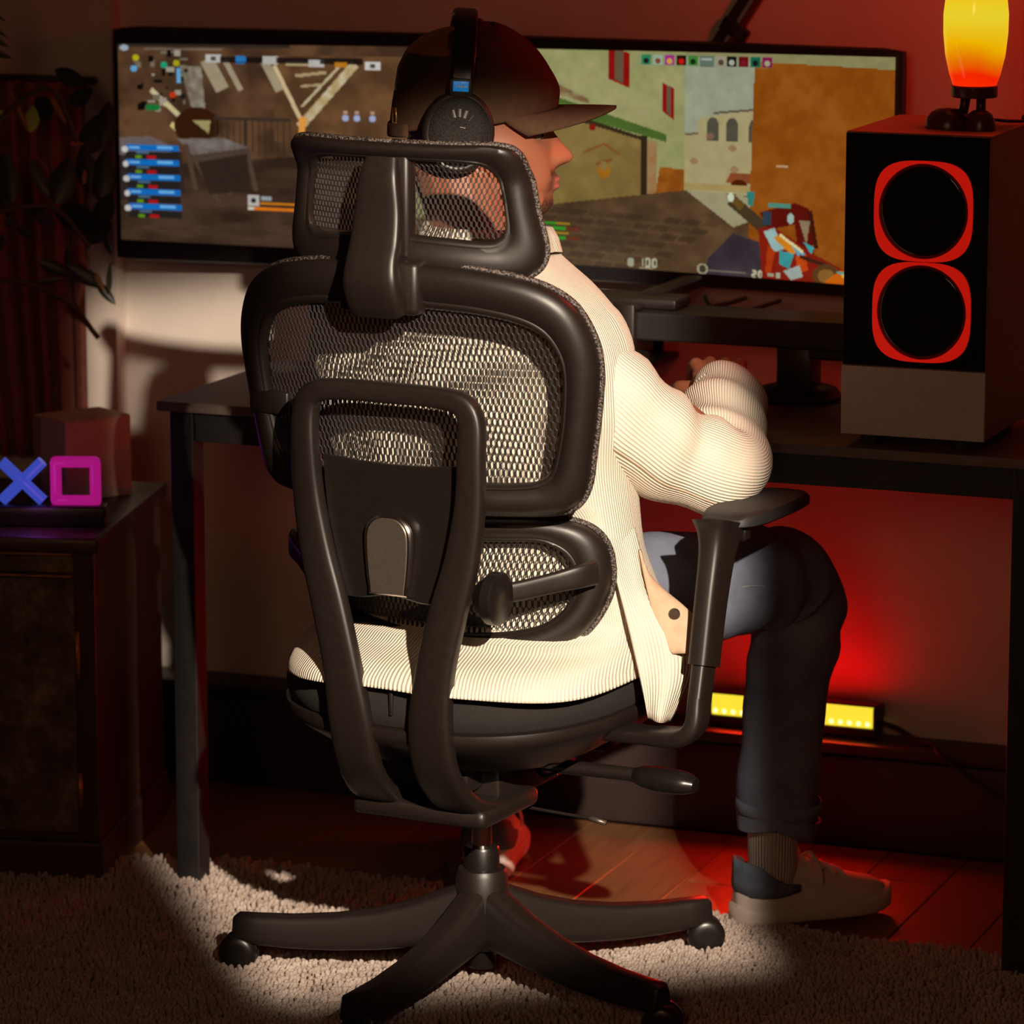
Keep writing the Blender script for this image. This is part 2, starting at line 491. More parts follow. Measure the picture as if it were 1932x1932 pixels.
# right half: narrow street with shuttered walls
quad(560, 0, 1470, 400, (128, 124, 82))
fill([(760, 0), (1085, 0), (1085, 240), (770, 230)], (136, 138, 88), c2=(150, 146, 100), n=N1)
fill([(760, 26), (900, 90), (905, 100), (760, 60)], (120, 92, 62), c2=(140, 134, 88), n=N2)
fill([(780, 70), (1048, 150), (1048, 164), (780, 100)], (78, 104, 42), c2=(66, 90, 36), n=N3)
fill([(790, 96), (1000, 156), (1010, 262), (790, 300)], (126, 106, 58), c2=(112, 92, 48), n=N1)
fill([(772, 92), (1010, 158), (1008, 164), (772, 104)], (52, 38, 22))
quad(1000, 154, 1012, 262, (44, 34, 20)); fill([(1012, 160), (1030, 165), (1030, 262), (1012, 266)], (150, 120, 82), c2=(140, 100, 60), n=N2)
fill([(1036, 210), (1083, 212), (1083, 262), (1026, 272)], (146, 84, 22), c2=(120, 64, 16), n=N2)
for x0, y0, w_, h_ in ((938, -6, 40, 62), (1040, 56, 22, 56)):
    fill([(x0, y0), (x0 + w_, y0 + 10), (x0 + w_, y0 + h_ + 12), (x0, y0 + h_ - 4)], (128, 16, 12)); fill([(x0 + w_ * .32, y0 + 4), (x0 + w_ * .7, y0 + 8), (x0 + w_ * .7, y0 + h_ + 4), (x0 + w_ * .32, y0 + h_ - 3)], (92, 76, 58))
disc(908, 142, 6, 6, (120, 22, 14)); line(890, 190, 930, 172, 4, (124, 72, 36)); line(930, 172, 960, 190, 4, (124, 72, 36)); line(915, 210, 945, 200, 5, (120, 70, 34)); disc(930, 222, 12, 14, (150, 96, 24)); disc(930, 212, 7, 8, (128, 108, 60))
fill([(1083, 8), (1212, 14), (1210, 264), (1083, 258)], (146, 150, 126), c2=(138, 142, 118), n=N1)
fill([(1108, 118), (1212, 100), (1212, 262), (1083, 258), (1083, 150), (1108, 146)], (164, 152, 110), c2=(150, 138, 98), n=N2)
for x in (1124, 1160, 1203):
    quad(x, 128, x + 22, 158, (74, 72, 58)); disc(x + 11, 128, 11, 12, (74, 72, 58))
line(1136, 108, 1212, 100, 4, (90, 78, 58)); line(1083, 148, 1108, 146, 4, (96, 84, 60))
for x, y in ((1172, 170), (1176, 208), (1100, 196), (1130, 150)): disc(x, y, 8, 6, (134, 96, 70), a=0.7)
fill([(1168, 215), (1206, 215), (1206, 232), (1160, 232)], (128, 66, 36)); disc(1185, 234, 15, 8, (70, 24, 6))
quad(1083, 236, 1212, 248, (156, 136, 84))
fill([(560, 330), (1083, 250), (1212, 254), (1212, 400), (560, 400)], (92, 68, 44), c2=(66, 48, 30), n=N1)
fill([(1083, 248), (1210, 256), (1205, 300), (1175, 312)], (152, 146, 112), c2=(140, 130, 96), n=N2)
for r_ in range(7):
    for c_ in range(10):
        x = 800 + c_ * 36 - r_ * 22; y = 292 + r_ * 15 + c_ * 1.2
        if x < 1130 - r_ * 10: fill([(x, y), (x + 29, y + 3), (x + 18, y + 13), (x - 12, y + 10)], (52, 38, 25), a=0.55 if (r_ + c_) % 3 else 0.25)
fill([(1212, 14), (1470, 22), (1470, 400), (1202, 400)], (140, 74, 14), c2=(112, 56, 8), n=N2)
fill([(1212, 14), (1470, 22), (1470, 400), (1202, 400)], (156, 92, 34), c2=(128, 66, 10), n=N1, a=0.45)
line(1255, 198, 1276, 198, 6, (170, 140, 100))
# the held rifle with a bright angular pattern
fill([(1128, 372), (1175, 322), (1225, 336), (1232, 400), (1120, 400)], (44, 38, 44), c2=(62, 54, 60), n=N1)
line(1170, 262, 1235, 312, 22, (62, 50, 30)); line(1166, 254, 1192, 276, 14, (96, 70, 28)); disc(1170, 258, 6, 9, (186, 196, 170)); fill([(1200, 246), (1214, 246), (1212, 272), (1202, 270)], (40, 120, 110))
fill([(1224, 282), (1290, 262), (1316, 270), (1330, 372), (1300, 376), (1290, 300), (1240, 312)], (86, 14, 8)); line(1240, 268, 1282, 268, 7, (70, 130, 112)); quad(1230, 280, 1246, 304, (40, 56, 70)); line(1318, 274, 1330, 340, 8, (60, 18, 10)); disc(1282, 290, 6, 10, (150, 170, 160)); fill([(1298, 292), (1318, 292), (1312, 336)], (130, 112, 84))
fill([(1222, 310), (1250, 306), (1330, 352), (1390, 378), (1400, 400), (1230, 400)], (120, 26, 12))
for pts, c_ in (([(1232, 316), (1252, 308), (1270, 345), (1252, 352)], (140, 170, 166)), ([(1250, 326), (1266, 318), (1300, 345), (1286, 356)], (196, 120, 24)), ([(1262, 348), (1290, 352), (1280, 380), (1262, 372)], (54, 140, 140)), ([(1280, 330), (1310, 350), (1300, 362)], (96, 150, 170)), ([(1240, 340), (1254, 350), (1246, 392), (1236, 388)], (160, 52, 12)), ([(1292, 356), (1312, 352), (1316, 380), (1296, 386)], (178, 64, 14)), ([(1270, 384), (1300, 372), (1306, 392), (1284, 400)], (150, 160, 150)), ([(1306, 330), (1326, 338), (1322, 352)], (60, 150, 150))): fill(pts, c_)
line(1262, 320, 1306, 348, 5, (210, 196, 140)); line(1300, 356, 1360, 372, 7, (54, 30, 16)); disc(1350, 388, 26, 22, (84, 54, 24)); disc(1350, 388, 16, 13, (128, 88, 40)); fill([(1348, 396), (1376, 376), (1420, 384), (1440, 400), (1350, 404)], (190, 92, 14)); fill([(1366, 378), (1400, 376), (1436, 398), (1410, 400)], (70, 150, 140)); line(1378, 384, 1420, 402, 6, (214, 170, 40))
# score strip and counters
quad(995, 4, 1240, 26, (120, 130, 104), a=0.35)
for x, c_, c2_ in ((1000, (40, 120, 80), (26, 22, 26)), (1022, (136, 160, 140), (120, 60, 50)), (1044, (150, 40, 120), (190, 150, 60)), (1066, (30, 14, 12), (190, 18, 14)), (1088, (60, 120, 50), (14, 40, 14)), (1140, (140, 134, 110), (70, 56, 44)), (1160, (18, 16, 16), (150, 156, 140)), (1182, (90, 12, 14), (110, 20, 34)), (1204, (14, 90, 66), (18, 14, 18)), (1226, (120, 20, 72), (150, 150, 120))):
    quad(x, 6, x + 18, 25, c_); disc(x + 9, 17, 5, 6, c2_)
quad(1110, 6, 1136, 26, (90, 104, 92)); line(1113, 12, 1133, 12, 3, (150, 160, 150))
for k_, (y, g_) in enumerate(((322, 840), (331, 858), (340, 838), (349, 858))):
    quad(790, y, g_ - 25, y + 5, (110, 112, 100)); quad(g_ - 30, y, g_, y + 5, (36, 140, 34)); quad(g_, y, g_ + 26, y + 5, (150, 120, 24) if k_ % 2 == 0 else (100, 40, 20))
digits('1400', 786, 372, 11, (140, 132, 110), 5)
disc(982, 388, 7, 8, (150, 150, 124)); digits('100', 998, 380, 14, (168, 164, 136)); quad(998, 397, 1024, 399, (150, 140, 110))
disc(1118, 391, 10, 10, (150, 146, 120)); disc(1118, 391, 7, 7, (60, 52, 38)); line(1130, 392, 1200, 394, 2, (120, 110, 90))
digits('20', 1212, 388, 11, (176, 168, 136)); quad(1240, 391, 1252, 396, (150, 140, 110)); quad(1256, 389, 1264, 398, (150, 150, 128))
img *= (0.94 + 0.12 * N2)[..., None]
img = np.clip(img, 0, 255) / 255.0
imgl = np.where(img <= 0.04045, img / 12.92, ((img + 0.055) / 1.055) ** 2.4)
# lay the cells on the curved glass
SX0, SX1 = MX0 + 0.010, MX1 - 0.010
SZT0, SZT1, SZB0, SZB1 = MZ1 - 0.026, MZ1 - 0.011, MZ0 + 0.032, MZ0 + 0.018
us = np.linspace(0, 1, NX + 1); vv = np.linspace(0, 1, NY + 1)
U_, V_ = np.meshgrid(us, vv)
X_ = SX0 + (SX1 - SX0) * U_
ZT = SZT0 + (SZT1 - SZT0) * U_; ZB = SZB0 + (SZB1 - SZB0) * U_
Z_ = ZT + (ZB - ZT) * V_
Y_ = 0.566 - 0.040 * ((X_ - MC) / ((MX1 - MX0) / 2)) ** 2 - 0.0012
Vs = np.stack([X_ - MC, Y_ - 0.50, Z_ - 0.812], -1).reshape(-1, 3)
ii, jj = np.meshgrid(np.arange(NX), np.arange(NY)); a_ = (jj * (NX + 1) + ii).ravel()
Fs = np.stack([a_, a_ + NX + 1, a_ + NX + 2, a_ + 1], 1)
me = bpy.data.meshes.new('display')
me.vertices.add(len(Vs)); me.vertices.foreach_set('co', Vs.ravel())
me.loops.add(Fs.size); me.loops.foreach_set('vertex_index', Fs.ravel())
me.polygons.add(len(Fs)); me.polygons.foreach_set('loop_start', np.arange(len(Fs)) * 4)
me.update(calc_edges=True)
ca = me.color_attributes.new('picture', 'FLOAT_COLOR', 'CORNER')
cc = np.ones((len(Fs), 4, 4)); cc[:, :, :3] = imgl.reshape(-1, 1, 3)
ca.data.foreach_set('color', cc.ravel())
dm = Mat('lit_display', (0.01, 0.01, 0.01), 0.25)
at = dm.node('ShaderNodeAttribute'); at.attribute_name = 'picture'
dm.link(at.outputs['Color'], dm.b.inputs['Emission Color']); dm.b.inputs['Emission Strength'].default_value = 1.0
me.materials.append(dm.m)
do = bpy.data.objects.new('display', me); COL.objects.link(do); do.parent = mon
do['label'] = 'glowing game picture'

# ------------------------------------------------------------------ cables and clamp below the monitor
def cable(name, pts, r, label, group=None, mat=None):
    P = catmull([dw(*p) for p in pts], False, 8)
    o = mk(name, *tube(P, r, 8), mat or M['rubber'])
    return tag(o, label, 'cable', group)
cable('cable', [(0.455, 0.50, 0.806), (0.50, 0.46, 0.800), (0.56, 0.43, 0.800), (0.60, 0.44, 0.797), (0.64, 0.47, 0.802), (0.66, 0.51, 0.807)], 0.0035, 'black cable sagging under the monitor beside its neck')
cable('cable', [(0.60, 0.50, 0.807), (0.615, 0.47, 0.802), (0.645, 0.45, 0.792), (0.675, 0.455, 0.795), (0.70, 0.48, 0.802), (0.715, 0.505, 0.807)], 0.0035, 'black cable loop hanging under the monitor, nearest the red speaker')
cl = empty('clamp', dw(0.56, 0.27, 0.7), DY, 'small black screw clamp gripping the underside of the monitor shelf', 'clamp')
g = G(); g.add(*box(-0.014, 0.014, -0.008, 0.010, 0.02, 0.125, 0.003)); g.add(*box(-0.014, 0.014, -0.006, 0.05, 0.113, 0.120, 0.002)); g.add(*box(-0.018, 0.018, -0.008, 0.05, 0.035, 0.052, 0.004))
g.build('frame', M['blackpl'], cl)
g = G(); g.add(*tube([(0, 0.03, 0.004), (0, 0.03, 0.071)], 0.004, 8)); g.add(*tube([(-0.014, 0.03, 0.010), (0.018, 0.03, 0.010)], 0.0028, 8))
g.build('screw', M['blackpl'], cl)

# ------------------------------------------------------------------ speaker
SPX, SPY, SPZ = 0.962, -0.004, 0.693
sp = empty('speaker', dw(SPX, SPY, SPZ), DY, 'tall black and grey speaker with two glowing red rings on the desk', 'speaker')
W_, D_, H_ = 0.196, 0.25, 0.417
M['spk'] = plain('speaker_cabinet', (0.20, 0.13, 0.10), 0.5, 30, 0.08)
M['spkgrey'] = plain('speaker_grey_panel', (0.40, 0.33, 0.28), 0.55, 60, 0.05)
M['ring'] = Mat('glowing_red_ring', (0.30, 0.01, 0.005), 0.4, emit=lin((208, 20, 8)), estr=0.66).m
mk('speaker_body', *box(0, W_, 0.006, D_, 0.015, H_, 0.0015), M['spk'], sp, smooth=False)
mk('front_panel', *box(0.001, W_ - 0.001, 0.0, 0.0065, 0.109, H_ - 0.002, 0.001), M['gloss'], sp, smooth=False)
mk('lower_panel', *box(0.0, W_, -0.0008, 0.0065, 0.0155, 0.1075, 0.001), M['spkgrey'], sp, smooth=False)
for zc in (0.316, 0.183):
    n = 64; outer = []; inner = []
    for k_ in range(n):
        a = 2 * PI * k_ / n; c_, s_ = math.cos(a), math.sin(a)
        q = (abs(c_) ** 3.3 + abs(s_) ** 3.3) ** (-1 / 3.3)
        outer.append((0.108 + 0.0665 * q * c_ * 1.0, zc + 0.066 * q * s_)); inner.append((0.108 + 0.0605 * c_, zc + 0.0625 * s_))
    rings = [[(x, -0.0005, z) for x, z in outer], [(x, -0.003, z) for x, z in outer], [(x, -0.003, z) for x, z in inner], [(x, 0.0005, z) for x, z in inner]]
    ro = mk('light_ring', *loft(rings, True, False), M['ring'], sp, auto=30)
    rings = [[(0.108 + (x - 0.108) * s_, -0.0006 - d_, zc + (z - zc) * s_) for x, z in inner] for s_, d_ in ((1.0, 0.0), (0.9, 0.0012), (0.6, 0.0004), (0.3, 0.0014), (0.08, 0.003))]
    mk('driver_cone', *loft(rings), M['gloss'], sp)
for x, y in ((0.035, 0.03), (W_ - 0.035, 0.03), (0.035, D_ - 0.03), (W_ - 0.035, D_ - 0.03)):
    mk('foot', *lathe([(0.014, 0.0), (0.015, 0.003), (0.015, 0.0155)], 16, c=(x, y, 0)), M['rubber'], sp, auto=30)

# ------------------------------------------------------------------ egg lamp standing on the speaker
LPX, LPY, LPZ = SPX + 0.146, SPY + 0.10, SPZ + H_
lp = empty('egg_lamp', dw(LPX, LPY, LPZ), DY, 'glowing yellow and orange egg lamp on two little feet on the speaker', 'lamp')
eg = Mat('lamp_glass', (0.5, 0.1, 0.01), 0.12)
tc = eg.node('ShaderNodeTexCoord'); sx = eg.node('ShaderNodeSeparateXYZ'); eg.link(tc.outputs['Object'], sx.inputs[0])
nz = eg.noise(eg.coord('Object', (12, 12, 12)), 1.0, 1)
ad = eg.node('ShaderNodeMath', operation='MULTIPLY_ADD'); eg.link(nz, ad.inputs[0]); ad.inputs[1].default_value = 0.035; eg.link(sx.outputs[2], ad.inputs[2])
mr = eg.node('ShaderNodeMapRange'); eg.link(ad.outputs[0], mr.inputs[0]); mr.inputs[1].default_value = 0.055; mr.inputs[2].default_value = 0.24
cr = eg.ramp(mr.outputs[0], [(0.0, lin((255, 48, 0))), (0.17, lin((236, 34, 0))), (0.26, lin((222, 110, 0))), (0.38, lin((232, 176, 0))), (0.6, lin((226, 206, 44))), (0.85, lin((232, 190, 12)))])
eg.link(cr, eg.b.inputs['Emission Color']); eg.b.inputs['Emission Strength'].default_value = 1.0
mk('glass_egg', *lathe([(0.024, 0.051), (0.0285, 0.056), (0.034, 0.072), (0.0395, 0.096), (0.0425, 0.125), (0.0428, 0.15), (0.040, 0.175), (0.034, 0.196), (0.024, 0.212), (0.011, 0.221), (0.001, 0.2225)], 40), eg.m, lp)
M['lampbase'] = plain('dark_red_plastic', (0.08, 0.022, 0.016), 0.3, 40, 0.1)
mk('collar', *lathe([(0.0295, 0.041), (0.0305, 0.043), (0.0305, 0.055), (0.0285, 0.057)], 36), M['lampbase'], lp, auto=30)
for sx_, fx, fy, rx in ((-1, -0.032, -0.012, 0.030), (1, 0.014, -0.022, 0.021)):
    mk('leg', *tube([(sx_ * 0.010, -0.002, 0.045), (fx * 0.55 + 0.003, fy * 0.3, 0.016)], 0.0065, 10), M['lampbase'], lp)
    rings = [[(fx + rx * s_ * math.cos(a), fy + rx * 0.9 * s_ * math.sin(a), z) for a in np.linspace(0, 2 * PI, 25)[:-1]] for s_, z in ((1.0, 0.0005), (1.0, 0.006), (0.93, 0.014), (0.75, 0.021), (0.45, 0.0255), (0.05, 0.027))]
    mk('foot', *loft(rings), M['lampbase'], lp, auto=40)
ll = light('lamp_bulb', 'POINT', dw(LPX, LPY, LPZ + 0.30), None, 4.6, (1.0, 0.014, 0.012), shadow_soft_size=0.04)
ll.data.shadow_soft_size = 0.04
cable('lamp_cord', [(LPX + 0.006, LPY + 0.02, LPZ + 0.012), (LPX + 0.03, LPY + 0.05, LPZ + 0.006), (LPX + 0.052, LPY + 0.085, LPZ + 0.004), (LPX + 0.03, LPY + 0.143, LPZ + 0.002), (LPX + 0.03, LPY + 0.16, LPZ - 0.05), (LPX + 0.03, LPY + 0.18, LPZ - 0.3)], 0.0022, 'thin dark cord trailing from the egg lamp over the speaker')

# ------------------------------------------------------------------ red wall-washer bar on the plinth
ledb = empty('light_bar', dw(0.722, 0.578, 0.140), DY, 'red glowing light bar on the plinth under the desk', 'light')
mk('housing', *box(-0.132, 0.132, -0.0165, 0.020, 0.006, 0.019, 0.002), M['blackpl'], ledb, smooth=False)
g = G(); g.add(*box(-0.132, 0.132, 0.004, 0.020, 0.024, 0.052, 0.002)); g.add(*box(-0.132, 0.132, -0.0162, 0.006, 0.0522, 0.055, 0.001)); g.add(*box(-0.134, -0.128, -0.018, 0.020, 0.020, 0.052, 0.001)); g.add(*box(0.128, 0.134, -0.018, 0.020, 0.020, 0.052, 0.001))
g.build('lens_shield', M['blackpl'], ledb, smooth=False)  # black surround added to keep the lens light off the wall
led = Mat('hot_led_window', (0.6, 0.2, 0.02), 0.4, emit=(0.90, 0.76, 0.04), estr=1.0)
mk('lens', *box(-0.127, 0.127, -0.016, 0.003, 0.0195, 0.052, 0.002), led.m, ledb, smooth=False)
leds = Mat('led_chip', (0.6, 0.4, 0.2), 0.4, emit=(1.0, 0.95, 0.4), estr=1.6).m
for i in range(18):
    x = -0.12 + i * 0.0141
    mk('led', *lathe([(0.0035, -0.0175), (0.003, -0.0188), (0.001, -0.0192)], 10, 'y', (x, 0, 0.0265)), leds, ledb)
for x in (-0.10, 0.10):
    mk('foot', *box(x - 0.012, x + 0.012, -0.014, 0.016, 0.0005, 0.006, 0.001), M['blackpl'], ledb, smooth=False)
ar = light('light_bar_glow', 'AREA', dw(0.722, 0.535, 0.200), dw(0.70, 0.62, 0.75), 0.19, (1.0, 0.002, 0.004), shape='RECTANGLE', size=0.25)
ar.data.size_y = 0.02; ar.data.spread = R(170)
sp2 = light('light_bar_spill', 'AREA', dw(0.722, 0.556, 0.176), dw(0.70, 0.0, 0.22), 1.5, (1.0, 0.003, 0.003), shape='RECTANGLE', size=0.25)
sp2.data.size_y = 0.03
light('light_bar_halo', 'POINT', dw(0.722, 0.515, 0.195), None, 0.26, (1.0, 0.003, 0.003), shadow_soft_size=0.02)
cable('power_cord', [(0.857, 0.585, 0.165), (0.885, 0.580, 0.158), (0.912, 0.575, 0.146), (0.945, 0.56, 0.1445), (0.965, 0.533, 0.135), (1.04, 0.530, 0.09), (1.16, 0.515, 0.03), (1.32, 0.47, -0.014)], 0.0042, 'black power cord running from the light bar down over the plinth')
# ------------------------------------------------------------------ folded boom arm behind the monitor
ba = empty('boom_arm', dw(0.62, 0.607, 0.693), DY, 'dark folded metal arm rising behind the monitor towards the ceiling', 'arm')
pa = np.array((-0.115, 0.0, 0.36)); dirv = nrm((0.27, 0.0, 0.42))
def seg(o0, l0, l1, w, h): return tube([o0 + dirv * l0, o0 + dirv * l1], (w, h), 8, 0.4, up=(0, 1, 0))
mk('upright', *tube([(-0.13, 0.0, 0.012), (-0.13, 0.0, 0.36)], 0.008, 12), M['blackpl'], ba)
mk('desk_clamp', *box(-0.16, -0.10, -0.26, 0.010, 0.0005, 0.012, 0.003), M['blackpl'], ba, smooth=False)
mk('rail', *seg(pa + np.array((-0.004, 0, 0)), -0.02, 0.62, 0.0065, 0.0065), M['blackpl'], ba, auto=30)
mk('rail', *seg(pa + np.array((0.018, -0.004, -0.004)), 0.0, 0.62, 0.0050, 0.0065), plain('red_lit_black_metal', (0.12, 0.02, 0.018), 0.35, 40, 0.1, metal=0.3), ba, auto=30)  # second rail: red light on black metal is put into its colour
mk('rail', *seg(pa + np.array((0.034, -0.004, 0.002)), 0.0, 0.16, 0.0060, 0.0065), M['blackpl'], ba, auto=30)
mk('joint', *seg(pa + np.array((0.012, -0.002, 0.0)), 0.155, 0.175, 0.022, 0.009), M['blackpl'], ba, auto=30)
# ------------------------------------------------------------------ left corner: cabinet, sign, box, curtain, plants
CB = Matrix.Translation((-0.553, 0.463, 0)) @ Matrix.Rotation(R(-8), 4, 'Z')
cab = empty('cabinet', CB @ Vector((0, 0, 0)), R(-8), 'low dark wooden cabinet with a worn gilded door in the left corner', 'cabinet')
M['cabwood'] = plain('dark_red_wood', (0.060, 0.030, 0.022), 0.4, 14, 0.3, 0.05)
wd = Mat('worn_gilt_paint', (0.08, 0.05, 0.03), 0.5)
v = wd.coord('Object', (1, 1, 1)); f = wd.noise(v, 16, 8, 0.7)
wd.color(wd.ramp(f, [(0.38, (0.035, 0.022, 0.014)), (0.5, (0.10, 0.06, 0.032)), (0.6, (0.20, 0.14, 0.085)), (0.72, (0.30, 0.25, 0.19))])); wd.bump(f, 0.2, 0.002)
M['brass'] = plain('old_brass', (0.42, 0.22, 0.09), 0.4, 60, 0.3, metal=0.7)
mk('carcass', *box(-0.46, -0.006, 0.012, 0.43, 0.045, 0.474, 0.002), M['cabwood'], cab, smooth=False)
mk('top_board', *box(-0.475, 0.004, -0.006, 0.44, 0.474, 0.497, 0.004), M['cabwood'], cab)
mk('plinth', *box(-0.462, 0.0, 0.004, 0.434, -0.0195, 0.045, 0.004), M['cabwood'], cab, smooth=False)
mk('drawer_front', *box(-0.44, -0.034, 0.002, 0.014, 0.444, 0.468, 0.002), wd.m, cab, smooth=False)
d_ = mk('door', *box(-0.44, -0.034, 0.0, 0.014, 0.06, 0.436, 0.002), wd.m, cab, smooth=False)
mk('hinge', *tube([(-0.030, -0.001, 0.29), (-0.030, -0.001, 0.36)], 0.004, 10), M['brass'], d_)
mk('hinge', *tube([(-0.030, -0.001, 0.10), (-0.030, -0.001, 0.15)], 0.004, 10), M['brass'], d_)
mk('brass_strip', *box(-0.44, -0.036, -0.002, 0.012, 0.4695, 0.4735, 0.001), M['brass'], cab, smooth=False)
mk('brass_strip', *box(-0.44, -0.036, -0.002, 0.012, 0.4375, 0.4415, 0.001), M['brass'], cab, smooth=False)

sg = empty('neon_sign', CB @ Vector((-0.075, 0.085, 0.4975)), R(-2), 'desk light with a glowing blue cross and magenta square on a black base', 'light')
mk('base', *box(-0.27, 0.070, -0.020, 0.022, 0.0, 0.030, 0.003), M['blacksat'], sg)
def glow(name, c, e): return Mat(name, tuple(0.3 * k for k in lin(c)), 0.18, emit=lin(c), estr=e).m
def ntube(name, pts, r, mat): return mk(name, *tube(pts, r, 12), mat, sg)
mg = glow('magenta_tube', (178, 22, 128), 0.72); bl = glow('blue_tube', (62, 80, 190), 0.72); gt = glow('green_tube', (40, 150, 110), 0.8)
s_ = 0.0255; cx, cz = 0.0255, 0.030 + 0.034
g = G()
for a, b in (((-1, -1), (1, -1)), ((1, -1), (1, 1)), ((1, 1), (-1, 1)), ((-1, 1), (-1, -1))):
    g.add(*tube([(cx + a[0] * s_ * 1.12, 0, cz + a[1] * s_ * 1.12), (cx + b[0] * s_ * 1.12, 0, cz + b[1] * s_ * 1.12)], 0.0082, 12))
for a in ((-1, -1), (1, -1), (1, 1), (-1, 1)): g.add(*lathe([(0.0005, -0.0082), (0.0058, -0.0058), (0.0082, 0), (0.0058, 0.0058), (0.0005, 0.0082)], 12, c=(cx + a[0] * s_ * 1.12, 0, cz + a[1] * s_ * 1.12)))
g.build('square_tube', mg, sg, auto=60)
g = G(); cx2 = -0.052
for a in (1, -1): g.add(*tube([(cx2 - 0.030, 0, cz - a * 0.029), (cx2 + 0.030, 0, cz + a * 0.029)], 0.0085, 12))
g.build('cross_tube', bl, sg, auto=60)
light('sign_glow', 'POINT', CB @ Vector((-0.09, 0.02, 0.56)), None, 0.10, (0.5, 0.08, 0.75), shadow_soft_size=0.03)

bx_ = empty('cardboard_box', CB @ Vector((-0.055, 0.335, 0.4975)), R(24), 'plain red-lit cardboard box on the cabinet behind the neon sign', 'box')
M['card'] = plain('cardboard', (0.46, 0.30, 0.20), 0.8, 30, 0.12, 0.1)
mk('carton', *box(-0.088, 0.0, -0.115, 0.0, 0.0, 0.120, 0.0015), M['card'], bx_, smooth=False)
bx_.rotation_euler = (0, 0, R(-52))
bx_.location = CB @ Vector((-0.025, 0.33, 0.4975))
mk('lid_flap', *box(-0.0885, 0.0005, -0.062, -0.0005, 0.1202, 0.1222, 0.0006), M['card'], bx_, smooth=False)
mk('lid_flap', *box(-0.0885, 0.0005, -0.1155, -0.064, 0.1202, 0.1222, 0.0006), M['card'], bx_, smooth=False)
mk('tape', *box(-0.090, -0.068, -0.1162, -0.1148, 0.0, 0.119, 0.0003), plain('brown_tape', (0.30, 0.17, 0.10), 0.4, 30, 0.1), bx_, smooth=False)
# printed marks on the box side: a slanted stroke and short lines
g = G()
def mark(y0, z0, y1, z1, w):
    d = nrm((y1 - y0, z1 - z0)); n_ = np.array((-d[1], d[0])) * w / 2
    q = [(y0 + n_[0], z0 + n_[1]), (y1 + n_[0], z1 + n_[1]), (y1 - n_[0], z1 - n_[1]), (y0 - n_[0], z0 - n_[1])]
    V = [(-0.0883 , y, z) for y, z in q]; 
    V2 = [(-0.0888, y, z) for y, z in q]
    g.add(*loft([V, V2]))
mark(-0.03, 0.104, -0.062, 0.058, 0.003)
for y0, y1, z in ((-0.07, -0.095, 0.098), (-0.07, -0.1, 0.090), (-0.075, -0.1, 0.074), (-0.02, -0.04, 0.055), (-0.02, -0.045, 0.045), (-0.02, -0.04, 0.028)): mark(y0, z, y1, z, 0.002)
g.build('printed_marks', plain('print_ink', (0.10, 0.05, 0.035), 0.7, 30, 0.1), bx_, smooth=False)

# pleated curtain hung on the wall beside the desk
M['curtain'] = plain('dark_red_velvet', (0.22, 0.065, 0.05), 0.85, 40, 0.15, 0.1)
nx, nz = 90, 14; V = []; F = []
for j in range(nz + 1):
    t = j / nz; z = 1.085 - 0.60 * t
    for i in range(nx + 1):
        x = -0.80 + 0.352 * i / nx
        ph = (i / nx) * 9 * 2 * PI
        V.append((x + 0.10 * t * (1 - i / nx) , 0.545 + 0.011 * math.sin(ph) + 0.004 * math.sin(2.3 * ph + 1), z))
for j in range(nz):
    for i in range(nx):
        a = j * (nx + 1) + i; F.append((a, a + 1, a + nx + 2, a + nx + 1))
ct = empty('curtain', DO, DY, 'dark red pleated curtain hung on the left wall behind the plant', 'curtain')
co = mk('cloth', V, F, M['curtain'], ct)
sm = co.modifiers.new('thickness', 'SOLIDIFY'); sm.thickness = 0.003
mk('rod', *tube([(-0.82, 0.558, 1.088), (-0.43, 0.558, 1.088)], 0.006, 10), M['blackpl'], ct)

# leafy plant: stems and single leaves
def leaf_mesh(name, L, Wd, mat, bend=0.12):
    n, m = 9, 4; V = []; F = []
    for i in range(n + 1):
        t = i / n; w = Wd / 2 * (math.sin(PI * t ** 0.8) ** 0.75) if 0 < t < 1 else 0.0005
        for k in range(-m, m + 1):
            s = k / m
            V.append((L * (t - 0.5), bend * L * (-(t - 0.4) ** 2) + 0.18 * w * s * s, w * s))
    for i in range(n):
        for k in range(2 * m):
            a = i * (2 * m + 1) + k; F.append((a, a + 1, a + 2 * m + 2, a + 2 * m + 1))
    me_ = mk(name, V, F, mat)
    d = me_.data; bpy.data.objects.remove(me_)
    return d
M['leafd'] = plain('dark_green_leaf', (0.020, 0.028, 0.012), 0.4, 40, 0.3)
M['leafb'] = plain('lit_green_leaf', (0.32, 0.50, 0.05), 0.45, 40, 0.2)  # leaf catching light: the brightness is put into its base colour
M['leafo'] = plain('olive_and_gold_lit_leaf', (0.20, 0.12, 0.03), 0.5, 40, 0.2)  # olive tone that also paints golden light on some leaves
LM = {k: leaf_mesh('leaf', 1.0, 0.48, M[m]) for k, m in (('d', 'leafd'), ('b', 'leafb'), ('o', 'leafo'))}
M['stem'] = plain('plant_stem', (0.05, 0.045, 0.015), 0.6, 40, 0.2)
pl = empty('leafy_plant', (-0.90, 0.86, 0.4975), 0, 'dark leafy house plant arching over the cabinet beside the curtain', 'plant')
M['pot'] = plain('dark_clay_pot', (0.09, 0.05, 0.035), 0.6, 20, 0.2)
mk('pot', *lathe([(0.055, 0.0), (0.06, 0.004), (0.078, 0.12), (0.082, 0.125), (0.076, 0.127), (0.066, 0.115)], 28), M['pot'], pl, auto=40)
